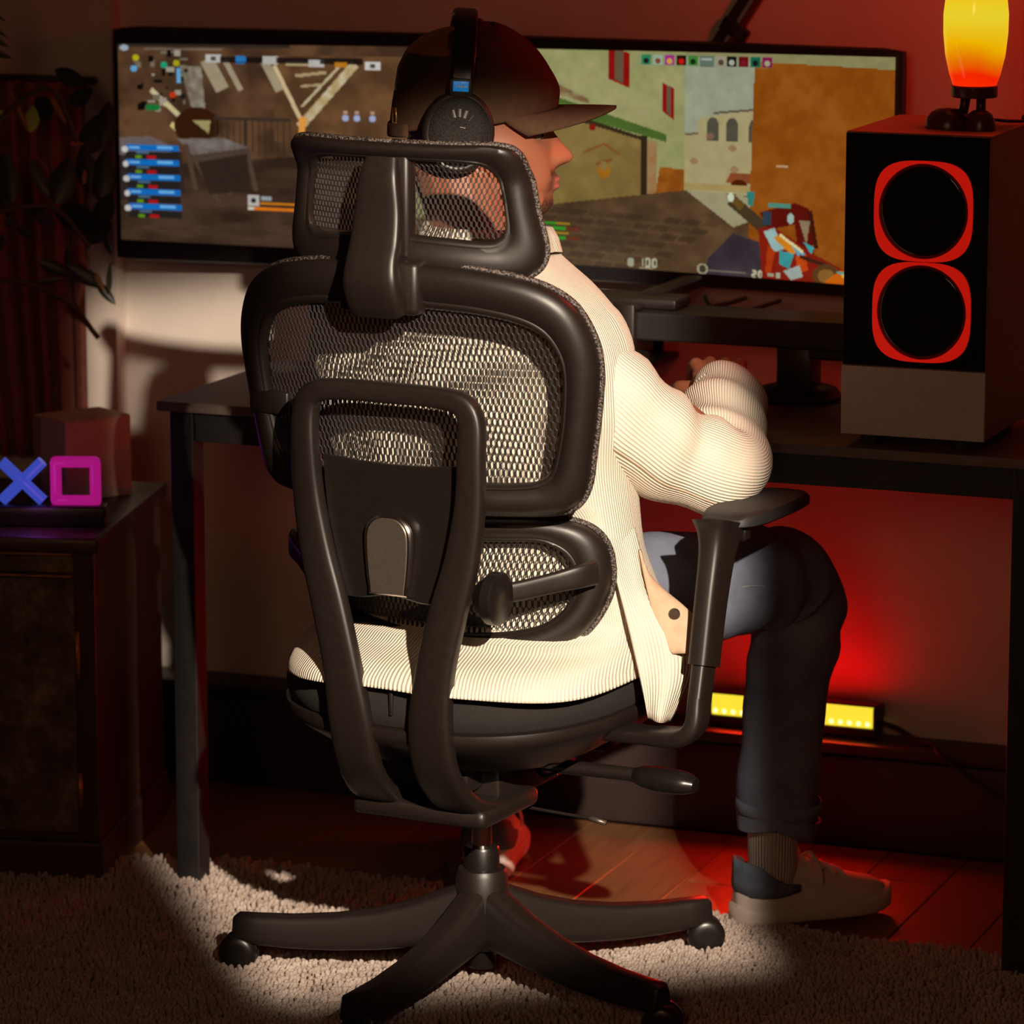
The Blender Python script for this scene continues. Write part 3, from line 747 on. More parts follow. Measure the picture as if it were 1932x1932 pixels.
stems = [[(0, 0, 0.11), (0.05, 0.03, 0.35), (0.14, 0.06, 0.52), (0.24, 0.05, 0.60), (0.285, 0.04, 0.52)],
         [(0, 0, 0.11), (0.06, 0.0, 0.28), (0.14, 0.02, 0.40), (0.24, 0.05, 0.42), (0.30, 0.05, 0.36)],
         [(0, 0, 0.11), (0.06, -0.01, 0.22), (0.16, 0.02, 0.31), (0.26, 0.04, 0.28), (0.31, 0.05, 0.22)],
         [(0, 0, 0.11), (0.03, 0.05, 0.35), (0.08, 0.07, 0.5), (0.12, 0.07, 0.58)]]
for s in stems: mk('stem', *tube(catmull(s, False, 6), 0.004, 8), M['stem'], pl)
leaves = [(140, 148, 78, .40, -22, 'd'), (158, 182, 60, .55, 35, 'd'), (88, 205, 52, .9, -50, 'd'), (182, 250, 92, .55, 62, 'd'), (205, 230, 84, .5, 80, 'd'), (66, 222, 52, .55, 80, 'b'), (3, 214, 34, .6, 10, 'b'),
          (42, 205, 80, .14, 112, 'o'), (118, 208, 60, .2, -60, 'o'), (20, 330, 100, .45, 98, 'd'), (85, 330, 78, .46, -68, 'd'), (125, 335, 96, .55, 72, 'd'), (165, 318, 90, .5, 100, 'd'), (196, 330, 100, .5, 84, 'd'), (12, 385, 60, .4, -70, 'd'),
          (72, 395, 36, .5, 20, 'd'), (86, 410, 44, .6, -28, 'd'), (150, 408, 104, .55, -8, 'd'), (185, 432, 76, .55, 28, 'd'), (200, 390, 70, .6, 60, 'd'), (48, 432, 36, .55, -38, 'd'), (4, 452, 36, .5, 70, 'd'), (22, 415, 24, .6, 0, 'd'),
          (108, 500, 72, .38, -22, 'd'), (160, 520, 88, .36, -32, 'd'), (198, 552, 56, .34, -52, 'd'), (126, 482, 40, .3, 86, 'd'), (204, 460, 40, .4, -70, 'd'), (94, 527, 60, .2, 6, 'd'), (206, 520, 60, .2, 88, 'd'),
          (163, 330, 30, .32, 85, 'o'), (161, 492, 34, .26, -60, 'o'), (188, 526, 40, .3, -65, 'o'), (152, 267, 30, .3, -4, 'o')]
for i, (px, py, L, ar_, an, k_) in enumerate(leaves):
    o = bpy.data.objects.new('leaf', LM[k_]); COL.objects.link(o); o.parent = pl
    s = L * 0.000807
    wx = 0.04 + (px - 966) * 0.000807; wz = 0.986 - 0.000812 * (py - 300)
    o.location = (wx + 0.90, 0.085 - 0.003 * (i % 12), wz - 0.4975)
    o.scale = (s, s, s * ar_ / 0.48)
    o.rotation_euler = (R((i * 37) % 40 - 20), R(-an), R((i * 53) % 50 - 25))
pm = empty('palm_plant', (-1.00, 0.70, 0.4975), 0, 'narrow pointed palm leaves reaching in from the upper left', 'plant')
mk('pot', *lathe([(0.045, 0.0), (0.05, 0.004), (0.062, 0.10), (0.066, 0.105), (0.058, 0.095)], 24), M['pot'], pm, auto=40)
mk('trunk', *tube(catmull([(0, 0, 0.09), (-0.01, 0.0, 0.4), (0.02, 0, 0.64), (0.10, 0, 0.76)], False, 6), 0.006, 8), M['stem'], pm)
M['palm'] = plain('palm_leaf', (0.035, 0.060, 0.022), 0.45, 30, 0.3)
PLM = leaf_mesh('leaflet', 1.0, 0.16, M['palm'], 0.10)
for i, (px, py, an) in enumerate(((-8, 22, -32), (-6, 50, -34), (-8, 72, -28), (-6, 100, -20), (-24, 140, -8), (-16, 4, -40))):
    o = bpy.data.objects.new('leaflet', PLM); COL.objects.link(o); o.parent = pm
    wx = 0.04 + (px - 966) * 0.00079; wz = 1.01 - 0.0008 * (py - 300)
    o.location = (wx + 1.00, 0.02 + 0.005 * i, wz - 0.4975); s = 0.085 if i < 4 else 0.06
    o.scale = (s, s, s * (1.3 if i in (2, 3) else 0.8)); o.rotation_euler = (0.2, R(-an), 0.2)

# ------------------------------------------------------------------ shaggy rug (pile tufts nobody could count)
rm = Mat('cream_rug_pile', (0.56, 0.46, 0.38), 0.95, spec=0.1)
v = rm.coord('Object'); f = rm.noise(v, 30, 4)
rm.color(rm.ramp(f, [(0.3, (0.30, 0.23, 0.19)), (0.7, (0.45, 0.37, 0.32))]))
rug = empty('rug', DO, DY, 'shaggy cream rug with diagonal ridges under the office chair', 'rug')
ex = np.linspace(-0.95, 1.75, 60)
def redge(x): return 0.082 + 0.022 * math.sin(3.1 * x + 0.8) + 0.010 * math.sin(9 * x) + 0.012 * math.sin(17 * x + 1)
V = [(x, redge(x) - 0.012, z) for z in (-0.0195, -0.015) for x in ex] + [(x, -1.35, z) for z in (-0.0195, -0.015) for x in ex]
n = len(ex); F = []
for i in range(n - 1):
    F += [(n + i, n + i + 1, 3 * n + i + 1, 3 * n + i), (i, i + 1, 2 * n + i + 1, 2 * n + i), (i, i + 1, n + i + 1, n + i), (2 * n + i, 2 * n + i + 1, 3 * n + i + 1, 3 * n + i)]
F += [(0, n, 3 * n, 2 * n), (n - 1, 2 * n - 1, 4 * n - 1, 3 * n - 1)]
mk('backing', V, F, rm.m, rug, smooth=False)
sp_ = 0.0066
xs = np.arange(-0.72, 1.62, sp_); ys = np.arange(-0.92, 0.16, sp_)
TX, TY = np.meshgrid(xs, ys); TX = TX.ravel() + rng.uniform(-.003, .003, TX.size); TY = TY.ravel() + rng.uniform(-.003, .003, TY.size)
wy = DO.y + TX * math.sin(DY) + TY * math.cos(DY)
wx = DO.x + TX * math.cos(DY) - TY * math.sin(DY)
keep = (TY < np.array([redge(x) for x in TX])) & (wy > -0.34) & (wx > -0.95) & (wx < 0.95)
TX, TY, wy, wx = TX[keep], TY[keep], wy[keep], wx[keep]
ridge = 0.5 + 0.5 * np.sin((TX * 0.75 - TY * 0.66) * 2 * PI / 0.024 + 1.2 * np.sin(TY * 14) + 0.8 * np.sin(TX * 9))
amt = np.clip(0.6 + 0.5 * np.sin(TX * 4 + 1) * np.cos(TY * 5), 0.15, 1)
hgt = 0.005 + 0.011 * (1 - amt + amt * ridge) + rng.uniform(-.0015, .002, TX.size)
lean = rng.uniform(-.004, .004, (TX.size, 2)) + np.array((0.0015, -0.001))
rad = 0.0034 + rng.uniform(-.0006, .0008, TX.size)
base = np.array([(math.cos(a), math.sin(a)) for a in np.arange(5) * 2 * PI / 5])
nT = TX.size; VV = np.zeros((nT, 16, 3))
for li, (h, rr, off) in enumerate(((0.0, 0.8, 0.0), (0.55, 1.15, 0.45), (0.92, 0.75, 0.85))):
    VV[:, li * 5:li * 5 + 5, 0] = TX[:, None] + rad[:, None] * rr * base[None, :, 0] + lean[:, :1] * off
    VV[:, li * 5:li * 5 + 5, 1] = TY[:, None] + rad[:, None] * rr * base[None, :, 1] + lean[:, 1:] * off
    VV[:, li * 5:li * 5 + 5, 2] = (-0.017 + hgt * h)[:, None]
VV[:, 15, 0] = TX + lean[:, 0]; VV[:, 15, 1] = TY + lean[:, 1]; VV[:, 15, 2] = -0.017 + hgt
tri = []
for li in range(2):
    for k in range(5):
        a, b = li * 5 + k, li * 5 + (k + 1) % 5
        tri += [(a, b, b + 5), (a, b + 5, a + 5)]
for k in range(5): tri.append((10 + k, 10 + (k + 1) % 5, 15))
tri = np.array(tri)
FF = (tri[None] + (np.arange(nT) * 16)[:, None, None]).reshape(-1, 3)
me = bpy.data.meshes.new('pile')
me.vertices.add(nT * 16); me.vertices.foreach_set('co', VV.ravel())
me.loops.add(FF.size); me.loops.foreach_set('vertex_index', FF.ravel())
me.polygons.add(len(FF)); me.polygons.foreach_set('loop_start', np.arange(len(FF)) * 3)
me.update(calc_edges=True)
me.polygons.foreach_set('use_smooth', [True] * len(FF))
me.materials.append(rm.m)
po = bpy.data.objects.new('pile', me); COL.objects.link(po); po.parent = rug; po['kind'] = 'stuff'
# ------------------------------------------------------------------ office chair
ch = empty('office_chair', (0, 0, 0), CY, 'black high-back mesh office chair with headrest, seen from behind, person seated in it', 'chair')
BP = M['blackpl']
def full(half):
    h = [tuple(p) for p in half]
    return h + [(-x, z) for x, z in h[-2:0:-1]]
g_back = lambda x, z: -0.225 + 0.052 * (x / 0.255) ** 2 + (0.9 - z) * 0.14
g_head = lambda x, z: -0.225 + 0.055 * (x / 0.172) ** 2 - 0.032 * max(0.0, min(1.0, (z - 1.085) / 0.045)) * (0.35 + 0.65 * min(1.0, (x / 0.16) ** 2))
g_lumb = lambda x, z: -0.135 + 0.065 * (x / 0.222) ** 2
PROF = [(0.03, .011), (0.0, .006), (-0.01, -.004), (0.06, -.012), (0.25, -.0165), (0.50, -.0165), (0.70, -.013), (0.80, -.0095), (0.84, -.0105), (0.93, -.0085), (1.0, -.001), (0.98, .007), (0.5, .012)]
def ring_frame(name, outer, inner, g, th=1.0, k=5):
    O = catmull(full(outer), True, k); I = catmull(full(inner), True, k)
    rings = []
    for o, q in zip(O, I):
        ring = []
        for t, d in PROF:
            x, z = o + (q - o) * t
            ring.append((x, g(x, z) + d * th, z))
        rings.append(ring)
    rings.append(rings[0])
    V, F = loft(rings, True, False)
    n = len(PROF); m = len(O)
    V = V[:m * n]; F = [tuple(i % (m * n) for i in f) for f in F]
    fo = mk(name, V, F, BP, ch, auto=55)
    # woven edge trim that shows round the outer rim
    path = [(o[0], g(o[0], o[1]) + 0.009 * th, o[1]) for o in (O + (I - O) * -0.012)]
    path.append(path[0])
    tr = mk(name.replace('_frame', '_edge_trim'), *tube(path, 0.0042, 6), M['trimmesh'], ch)
    return O, I
tm = Mat('woven_trim', (0.035, 0.028, 0.024), 0.35)
f = tm.noise(tm.coord('Object'), 380, 2); tm.color(tm.ramp(f, [(0.45, (0.012, 0.009, 0.008)), (0.62, (0.16, 0.12, 0.10))])); tm.bump(f, 0.8, 0.003)
M['trimmesh'] = tm.m
def weave(name, inner, g, s=0.0035, lam=0.0185, off=0.004, tw=0.00092):
    I = catmull(full(inner), True, 5); c = I.mean(0)
    I = c + (I - c) * 1.03
    x0, x1 = I[:, 0].min(), I[:, 0].max(); V = []; F = []
    n = int((x1 - x0) / s)
    tab = [1, 1, 1, 0, -1, -1, -1, 0]
    for i in range(n + 1):
        x = x0 + (i + 0.5) * s
        zs = []
        for a, b in zip(I, np.roll(I, -1, 0)):
            if (a[0] > x) != (b[0] > x): zs.append(a[1] + (b[1] - a[1]) * (x - a[0]) / (b[0] - a[0]))
        if len(zs) < 2: continue
        zl, zh = min(zs), max(zs); base = len(V); cnt = 0
        ph = lam / 2 if i % 2 else 0.0
        pts_ = []
        for j in range(int(zl / lam) - 1, int(zh / lam) + 2):
            for q_, sg_ in ((.06, 1), (.44, 1), (.56, -1), (.94, -1)):
                z = (j + q_) * lam + ph
                if zl < z < zh: pts_.append((z, sg_))
        prev = None
        for z, sg_ in pts_:
            xx = x + sg_ * s * 0.26
            y = g(xx, z) + off
            V += [(xx - tw, y, z), (xx, y - tw * 0.8, z), (xx + tw, y, z), (xx, y + tw * 0.8, z)]
            if prev is not None:
                a = prev; b = len(V) - 4
                for q in range(4): F.append((a + q, a + (q + 1) % 4, b + (q + 1) % 4, b + q))
            prev = len(V) - 4
    me = bpy.data.meshes.new(name)
    me.from_pydata(V, [], F); me.update()
    me.materials.append(M['mesh'])
    o = bpy.data.objects.new(name, me); COL.objects.link(o); o.parent = ch; o['kind'] = 'stuff'
    return o
HO = [(0, 1.128), (.075, 1.128), (.138, 1.128), (.158, 1.118), (.162, 1.090), (.169, 1.045), (.178, .998), (.169, .972), (.143, .9635), (.081, .967), (0, .972)]
HI = [(0, 1.106), (.06, 1.106), (.108, 1.103), (.125, 1.093), (.133, 1.073), (.137, 1.046), (.137, 1.023), (.128, 1.012), (.112, 1.009), (.06, 1.013), (0, 1.016)]
BO = [(0, .980), (.06, .979), (.116, .975), (.181, .963), (.223, .940), (.245, .904), (.2535, .860), (.248, .800), (.239, .745), (.231, .704), (.215, .678), (.185, .668), (.115, .664), (0, .662)]
BI = [(0, .924), (.055, .9235), (.112, .920), (.160, .911), (.190, .897), (.207, .874), (.213, .846), (.209, .792), (.200, .747), (.191, .723), (.179, .713), (.160, .708), (.111, .705), (0, .704)]
LO = [(0, .644), (.078, .6475), (.150, .649), (.193, .640), (.216, .616), (.223, .576), (.216, .539), (.193, .501), (.156, .480), (.091, .465), (.035, .460), (0, .459)]
LI = [(0, .614), (.078, .616), (.137, .618), (.160, .611), (.176, .598), (.184, .578), (.181, .548), (.164, .525), (.140, .510), (.098, .500), (.04, .495), (0, .494)]
ring_frame('headrest_frame', HO, HI, g_head, 0.85)
ring_frame('back_frame', BO, BI, g_back, 1.1)
ring_frame('lumbar_frame', LO, LI, g_lumb, 1.0)
weave('headrest_mesh', HI, g_head, 0.0031, 0.0135, tw=0.0008)
weave('back_mesh', BI, g_back)
weave('lumbar_mesh', LI, g_lumb, 0.0037, 0.019, tw=0.00095)
# headrest spine and bracket
def sweep2(path, wdir, size, n=16, e=0.55, k=5):
    P = catmull(path, False, k); W = catmull(wdir, False, k); S = catmull(size, False, k)
    rings = []
    for i in range(len(P)):
        t = nrm(P[min(i + 1, len(P) - 1)] - P[max(i - 1, 0)]); w = nrm(W[i] - t * np.dot(W[i], t)); h = np.cross(t, w)
        rings.append([P[i] + w * S[i][0] * math.copysign(abs(math.cos(a)) ** e, math.cos(a)) + h * S[i][1] * math.copysign(abs(math.sin(a)) ** e, math.sin(a)) for a in (np.arange(n) + 0.5) * 2 * PI / n])
    return loft(rings)
br = [(0, -.262, .925), (0, -.272, .940), (0, -.280, .962), (0, -.279, .985), (0, -.270, 1.01), (0, -.263, 1.045), (0, -.260, 1.085), (0, -.252, 1.110)]
mk('headrest_bracket', *sweep2(br, [(1, 0, 0)] * 8, [(.037, .016), (.0385, .016), (.038, .014), (.035, .011), (.034, .010), (.032, .010), (.027, .010), (.022, .009)], e=0.42), BP, ch, auto=40)
mk('headrest_spine', *box(-0.028, 0.028, -0.240, -0.215, 0.985, 1.118, 0.006), BP, ch)
mk('bracket_socket', *box(-0.062, 0.050, -0.258, -0.228, 0.918, 0.985, 0.008), BP, ch)
# Y-shaped back spine
lc = [(0, .818), (.07, .8175), (.105, .811), (.118, .79), (.119, .745), (.1155, .68), (.1035, .61), (.0855, .545), (.0675, .468), (.0585, .40), (.0565, .345), (.058, .31), (.060, .282), (.061, .266), (.061, .262)]
ly = [-.243, -.243, -.243, -.243, -.245, -.243, -.243, -.245, -.246, -.242, -.228, -.205, -.170, -.115, -.055]
ws = [.013, .013, .0145, .0165, .0175, .0195, .0225, .0245, .026, .030, .031, .031, .033, .036, .038]
P = [(x, y, z) for (x, z), y in zip(lc, ly)]
P = [(-x, y, z) for x, y, z in P[:0:-1]] + P
wd_ = []
for i, p in enumerate(P):
    a, b = np.array(P[max(i - 1, 0)]), np.array(P[min(i + 1, len(P) - 1)])
    if i < 5 or i > len(P) - 6: w = np.array((1.0, 0, 0)) * (-1 if i < 5 else 1)
    else:
        t = nrm(b - a); w = np.array((-t[2], 0, t[0]))
    wd_.append(w)
# keep the width vector continuous along the sweep
for i in range(1, len(wd_)):
    if np.dot(wd_[i], wd_[i - 1]) < 0: wd_[i] = -wd_[i]
sz = [(w, .012) for w in (ws[:0:-1] + ws)]
mk('back_spine', *sweep2(P, wd_, sz, e=0.5), BP, ch, auto=45)
pan = [(-.100, .731), (-.05, .7275), (0, .7265), (.05, .7275), (.100, .731), (.099, .70), (.094, .655), (.080, .60), (.066, .552), (.04, .553), (.0, .561), (-.04, .553), (-.066, .552), (-.080, .60), (-.094, .655), (-.099, .70)]
mk('spine_panel', *slab(pan, lambda u, v, t: (u, t + 0.6 * u * u, v), -0.240, -0.230, 0.002), M['blacksat'], ch, auto=30)
# small silver lever plate set in the panel
pt = catmull([(-.027, .561), (-.031, .59), (-.0335, .625), (-.031, .647), (-.018, .660), (0, .6625), (.018, .660), (.031, .647), (.0335, .625), (.031, .59), (.027, .561)], False, 4)
mk('silver_rim', *slab(pt, lambda u, v, t: (u, t, v), -0.2475, -0.238, 0.0022), M['steelrim'], ch, auto=40)
mk('silver_plate', *slab(np.array([0, .611]) + (pt - np.array([0, .611])) * np.array([0.86, 0.95]), lambda u, v, t: (u, t, v), -0.2488, -0.240, 0.0008), M['steel'], ch, auto=30)
# lumbar arms and their pivot knobs
for s in (1, -1):
    mk('lumbar_arm', *sweep2([(s * .118, -.215, .566), (s * .150, -.185, .570), (s * .185, -.150, .578), (s * .208, -.128, .584), (s * .217, -.105, .586)], [(0, 0, 1)] * 5, [(.012, .006), (.0125, .006), (.013, .006), (.015, .007), (.016, .010)], e=0.5), BP, ch, auto=40)
    if s > 0: mk('lumbar_knob', *lathe([(.004, s * .150), (.030, s * .1495), (.0335, s * .147), (.0335, s * .135), (.030, s * .131), (.020, s * .118)], 32, 'x', (0, -.222, .567)), M['blacksat'], ch, auto=35)
    if s < 0: mk('back_clip', *box(min(s * .18, s * .238), max(s * .18, s * .238), -.186, -.168, .766, .796, .003), BP, ch)
# seat
def seat_ring(sx, z, yb=-.236, yf=.275, hw=.234, n=56, dy=0):
    cy, hy = (yb + yf) / 2, (yf - yb) / 2
    out = []
    for k in range(n):
        a = 2 * PI * k / n; c, s = math.cos(a), math.sin(a)
        out.append((hw * sx * math.copysign(abs(c) ** 0.70, c), cy + dy + hy * sx * math.copysign(abs(s) ** 0.72, s), z))
    return out
def saddle(ring, amt=0.012):
    return [(x, y, z + amt * ((x / .26) ** 2 - 0.3) ) for x, y, z in ring]
mk('seat_cushion', *loft([saddle(seat_ring(s, z)) for s, z in ((.97, .388), (1.0, .394), (1.012, .412), (1.0, .436), (.965, .450), (.88, .456), (.5, .452))]), M['foam'], ch, auto=60)
mk('seat_shell', *loft([saddle(seat_ring(s, z)) for s, z in ((.50, .316), (.68, .322), (.82, .340), (.94, .360), (1.005, .372), (1.02, .381), (1.015, .389), (.96, .392))]), BP, ch, auto=45)
mk('seat_seam', *box(-.0025, .0025, -.2415, -.232, .405, .440, .001), M['mesh'], ch)
# mechanism
g = G(); g.add(*box(-.080, .080, -.10, .12, .262, .318, .006)); g.add(*box(-.055, .055, -.14, -.09, .285, .318, .004)); g.add(*lathe([(.034, .225), (.042, .235), (.046, .262)], 24))
g.add(*box(-.17, .17, .02, .07, .318, .352, .004)); g.add(*box(-.15, .15, -.09, -.05, .318, .345, .004))
g.build('tilt_mechanism', BP, ch)
mk('spine_foot', *box(-.098, .098, -.175, -.02, .249, .275, .010, 3), BP, ch)
mk('spring_plate', *box(-.025, .030, -.150, -.135, .316, .3185, .0008), M['chrome'], ch, smooth=False)
g = G(); g.add(*tube([(.07, .0, .297), (.235, .0, .300)], .0095, 14)); g.add(*tube([(.085, -.004, .289), (.10, -.01, .284), (.115, -.006, .290)], .003, 8))
lv = g.build('height_lever', BP, ch)
mk('lever_grip', *sweep2([(.225, 0, .299), (.24, 0, .299), (.265, 0, .298), (.295, 0, .297), (.312, 0, .296)], [(0, 1, 0)] * 5, [(.010, .010), (.017, .014), (.021, .016), (.020, .014), (.012, .009)], e=0.8), M['blacksat'], lv, auto=50)
g = G(); g.add(*tube([(.04, -.02, .244), (.10, -.015, .240), (.17, -.01, .236)], .0022, 8)); g.build('tension_lever', BP, ch)
mk('lever_tip', *tube([(.165, -.01, .2365), (.188, -.008, .232)], .0036, 8), M['steel'], ch)
# column
mk('gas_piston', *lathe([(.0135, .165), (.0135, .262)], 28), M['chrome'], ch, auto=40)
mk('column_cover', *lathe([(.015, .176), (.0215, .1755), (.0235, .172), (.0235, .135), (.0235, .12)], 32), M['blacksat'], ch, auto=40)
mk('column_end', *lathe([(.010, .008), (.0175, .009), (.019, .012), (.019, .05)], 24), M['blacksat'], ch, auto=40)
mk('base_hub', *lathe([(.0245, .146), (.031, .145), (.0345, .138), (.036, .11), (.039, .08), (.036, .045), (.026, .036)], 40), BP, ch, auto=40)
# five star base
prof_t = [(.018, .128), (.05, .113), (.09, .096), (.14, .081), (.20, .070), (.26, .0645), (.305, .0635), (.334, .0635), (.340, .059)]
prof_b = [(.018, .040), (.05, .038), (.09, .033), (.14, .026), (.20, .0215), (.26, .0205), (.305, .0225), (.334, .0235), (.340, .028)]
hw_ = [.026, .026, .025, .0235, .022, .0205, .0195, .019, .014]
arm_world = [7 + 18 + 72 * i for i in range(5)]
arm_proto = None; cast_proto = None
def base_arm():
    rings = []
    for (r, zt), (_, zb), h in zip(prof_t, prof_b, hw_):
        cz = (zt + zb) / 2; hz = (zt - zb) / 2; ring = []
        for k in range(18):
            a = 2 * PI * (k + .5) / 18; c, s = math.cos(a), math.sin(a)
            wt = 0.82 if s > 0 else 1.0
            ring.append((r, h * wt * math.copysign(abs(c) ** .5, c), cz + hz * math.copysign(abs(s) ** .5, s)))
        rings.append(ring)
    return mk('base_arm', *loft(rings), BP, ch, auto=45)
def caster():
    c = mk('caster', *lathe([(.006, .018), (.0105, .02), (.0105, .062)], 16), M['blacksat'], ch, auto=35)
    for s in (1, -1):
        mk('wheel', *lathe([(.010, s * .0205), (.018, s * .0200), (.0245, s * .0160), (.0262, s * .0115), (.0262, s * .0065), (.022, s * .003), (.010, s * .003)], 28, 'y', (.012, 0, .0262)), M['blacksat'], c, auto=40)
    mk('caster_hood', *tube([(.012 + .020 * math.cos(a), 0, .0262 + .020 * math.sin(a)) for a in np.linspace(R(20), R(190), 10)], (.005, .003), 8, 0.6, up=(0, 1, 0)), M['blacksat'], c)
    return c
swiv = [35, 60, 200, -60, 20]
for i, wa in enumerate(arm_world):
    la = R(wa) - CY
    if i == 0: a = base_arm(); c = caster(); arm_proto, cast_proto = a, c
    else: a = arm_proto.copy(); COL.objects.link(a); c = copy_tree(cast_proto, ch)
    a.rotation_euler = (0, 0, la)
    c.location = (.322 * math.cos(la), .322 * math.sin(la), -0.0155)
    c.rotation_euler = (0, 0, la + R(swiv[i] - wa) if False else R(swiv[i]))
# armrests
for s in (1, -1):
    if s < 0: continue
    mk('armrest_bracket', *sweep2([(s * .19, -.03, .362), (s * .26, -.045, .368), (s * .318, -.055, .374), (s * .338, -.055, .392), (s * .339, -.048, .425)], [(0, 1, 0)] * 5, [(.026, .009), (.025, .010), (.022, .012), (.021, .011), (.020, .0105)], e=0.5), BP, ch, auto=45)
    p0 = mk('armrest_post', *sweep2([(s * .339, -.050, .415), (s * .338, -.030, .480)], [(0, 1, 0)] * 2, [(.020, .0105)] * 2, e=0.45), BP, ch, auto=45)
    mk('post_sleeve', *sweep2([(s * .338, -.034, .464), (s * .337, -.012, .545), (s * .336, .006, .60), (s * .335, .014, .625), (s * .334, .018, .640)], [(0, 1, 0)] * 5, [(.0255, .0145), (.027, .015), (.030, .0165), (.036, .020), (.042, .026)], e=0.45), BP, p0, auto=45)
    mk('height_button', *box(s * .352 - .006, s * .352 + .006, .045, .062, .612, .632, .003), M['blacksat'], p0)
    mk('armrest_pad', *loft([[(s * (.335 + .043 * q * math.copysign(abs(math.cos(a)) ** .6, math.cos(a))), .128 + .108 * q * math.copysign(abs(math.sin(a)) ** .5, math.sin(a)), z) for a in np.arange(36) * 2 * PI / 36] for q, z in ((.86, .630), (1, .634), (1, .643), (.93, .648), (.7, .649))]), M['rubber'], ch, auto=50)
# ------------------------------------------------------------------ person: one continuous body, clothing as children
def ell(c, r, M3=None, n=20, m=12):
    V = []; F = []
    rings = []
    for i in range(1, m):
        t = PI * i / m
        rings.append([(r[0] * math.sin(t) * math.cos(a), r[1] * math.sin(t) * math.sin(a), r[2] * math.cos(t)) for a in np.arange(n) * 2 * PI / n])
    V, F = loft(rings)
    V = [np.asarray(v) if M3 is None else M3 @ np.asarray(v) for v in V]
    return [tuple(np.asarray(c) + v) for v in V], F
def cap_chain(pts, rads, n=14):
    """limb: swept tube with ball joints"""
    g_ = G(); P = catmull(pts, False, 4); Rr = catmull([(r, 0) for r in rads], False, 4)[:, 0]
    g_.add(*tube(P, [float(r) for r in Rr], n))
    for p, r in ((P[0], Rr[0]), (P[-1], Rr[-1])): g_.add(*ell(p, (r, r, r), n=12, m=8))
    return g_.V, g_.F
# head frame: facing 80 degrees to the right of the view direction
HA = R(87); HC = np.array((-0.018, 0.10, 1.152))
Hf = np.array((math.sin(HA), math.cos(HA), 0)); Hr = np.array((math.cos(HA), -math.sin(HA), 0)); Hu = np.array((0, 0, 1.0))
tl = R(-3)
Hf, Hu = Hf * math.cos(tl) + Hu * math.sin(tl), Hu * math.cos(tl) - Hf * math.sin(tl)
def hw(u, w, v): return HC + (Hf * u + Hr * w + Hu * v) * 0.001
# v, front, back, half width
HS = [(-152, 92, -45, 22), (-147, 103, -30, 33), (-138, 112, -15, 40), (-128, 117, -2, 46), (-118, 117, 6, 50), (-112, 116, 12, 53), (-106, 119, 16, 55), (-98, 120, 22, 57), (-90, 119, 32, 60), (-82, 118, 45, 62), (-72, 115, 56, 65),
      (-60, 112, 66, 68), (-48, 110, 76, 70), (-36, 108, 84, 72), (-26, 110, 90, 73), (-16, 113, 93, 74), (-4, 112, 95, 76), (14, 108, 96, 77), (40, 98, 93, 75), (64, 82, 82, 66), (82, 60, 62, 50), (93, 36, 38, 30), (98, 8, 8, 6)]
gauss = lambda x, s: math.exp(-(x / s) ** 2)
def head_pt(v, Fr, Bk, Wd, a):
    c0 = (Fr - Bk) / 2; A = (Fr + Bk) / 2
    c, s = math.cos(a), math.sin(a)
    u = c0 + A * math.copysign(abs(c) ** 0.9, c); w = Wd * math.copysign(abs(s) ** 0.85, s)
    if c > 0:
        # nose: bridge from the brow, ball at the tip, tucked base
        nz = 0.0
        if -83 < v < -22:
            nz = float(np.interp(-v, (22, 34, 44, 54, 60, 66, 71, 75, 79, 83), (0, 6, 13, 21, 26.5, 28.5, 27, 20, 9, 1)))
        sg_ = 8.0 + 5.5 * max(0, min(1, (-38 - v) / 28.0))
        u += nz * gauss(w, sg_)
        u += 7 * gauss(v + 71, 7) * (gauss(w - 15, 6) + gauss(w + 15, 6))            # nostril wings
        u -= 11 * (gauss(w - 33, 14) + gauss(w + 33, 14)) * gauss(v + 36, 11)         # eye sockets
        u += 4 * gauss(v + 17, 7) * gauss(w, 42)                                      # brow
        u += 8 * gauss(v + 96, 5) * gauss(w, 19) + 8.5 * gauss(v + 107, 5) * gauss(w, 18) # lips
        u -= 4 * gauss(v + 101.5, 1.8) * gauss(w, 20)
        u += 3 * gauss(v + 130, 10) * gauss(w, 20)                                    # chin
        w *= 1 + 0.05 * gauss(v + 62, 18)                                             # cheek bone
    return hw(u, w, v)
HSa = np.array(HS, float)
vs_ = np.concatenate([np.arange(-152, -20, 2.2), np.arange(-20, 98.1, 5)])
rings = []
for v in vs_:
    Fr, Bk, Wd = (np.interp(v, HSa[:, 0], HSa[:, k]) for k in (1, 2, 3))
    al = np.linspace(-PI, PI, 121)[:-1]
    al = np.sign(al) * PI * (np.abs(al) / PI) ** 1.35     # denser towards the face
    rings.append([head_pt(v, Fr, Bk, Wd, a) for a in al])
body = G(); body.add(*loft(rings))
NB = np.array(cw(0.0, 0.03, 0.93))
body.add(*cap_chain([NB, (NB + hw(-20, 0, -90)) / 2, hw(-22, 0, -60)], [.062, .054, .056]))
def cp(x, y, z): return np.array(cw(x, y, z))
body.add(*cap_chain([cp(0, .03, .50), cp(0, .0, .62), cp(0, -.02, .76), cp(0, .0, .86), NB], [.125, .115, .12, .105, .07]))
body.add(*ell(cp(.0, -.005, .84), (.17, .09, .09), np.array(CM.to_3x3())))
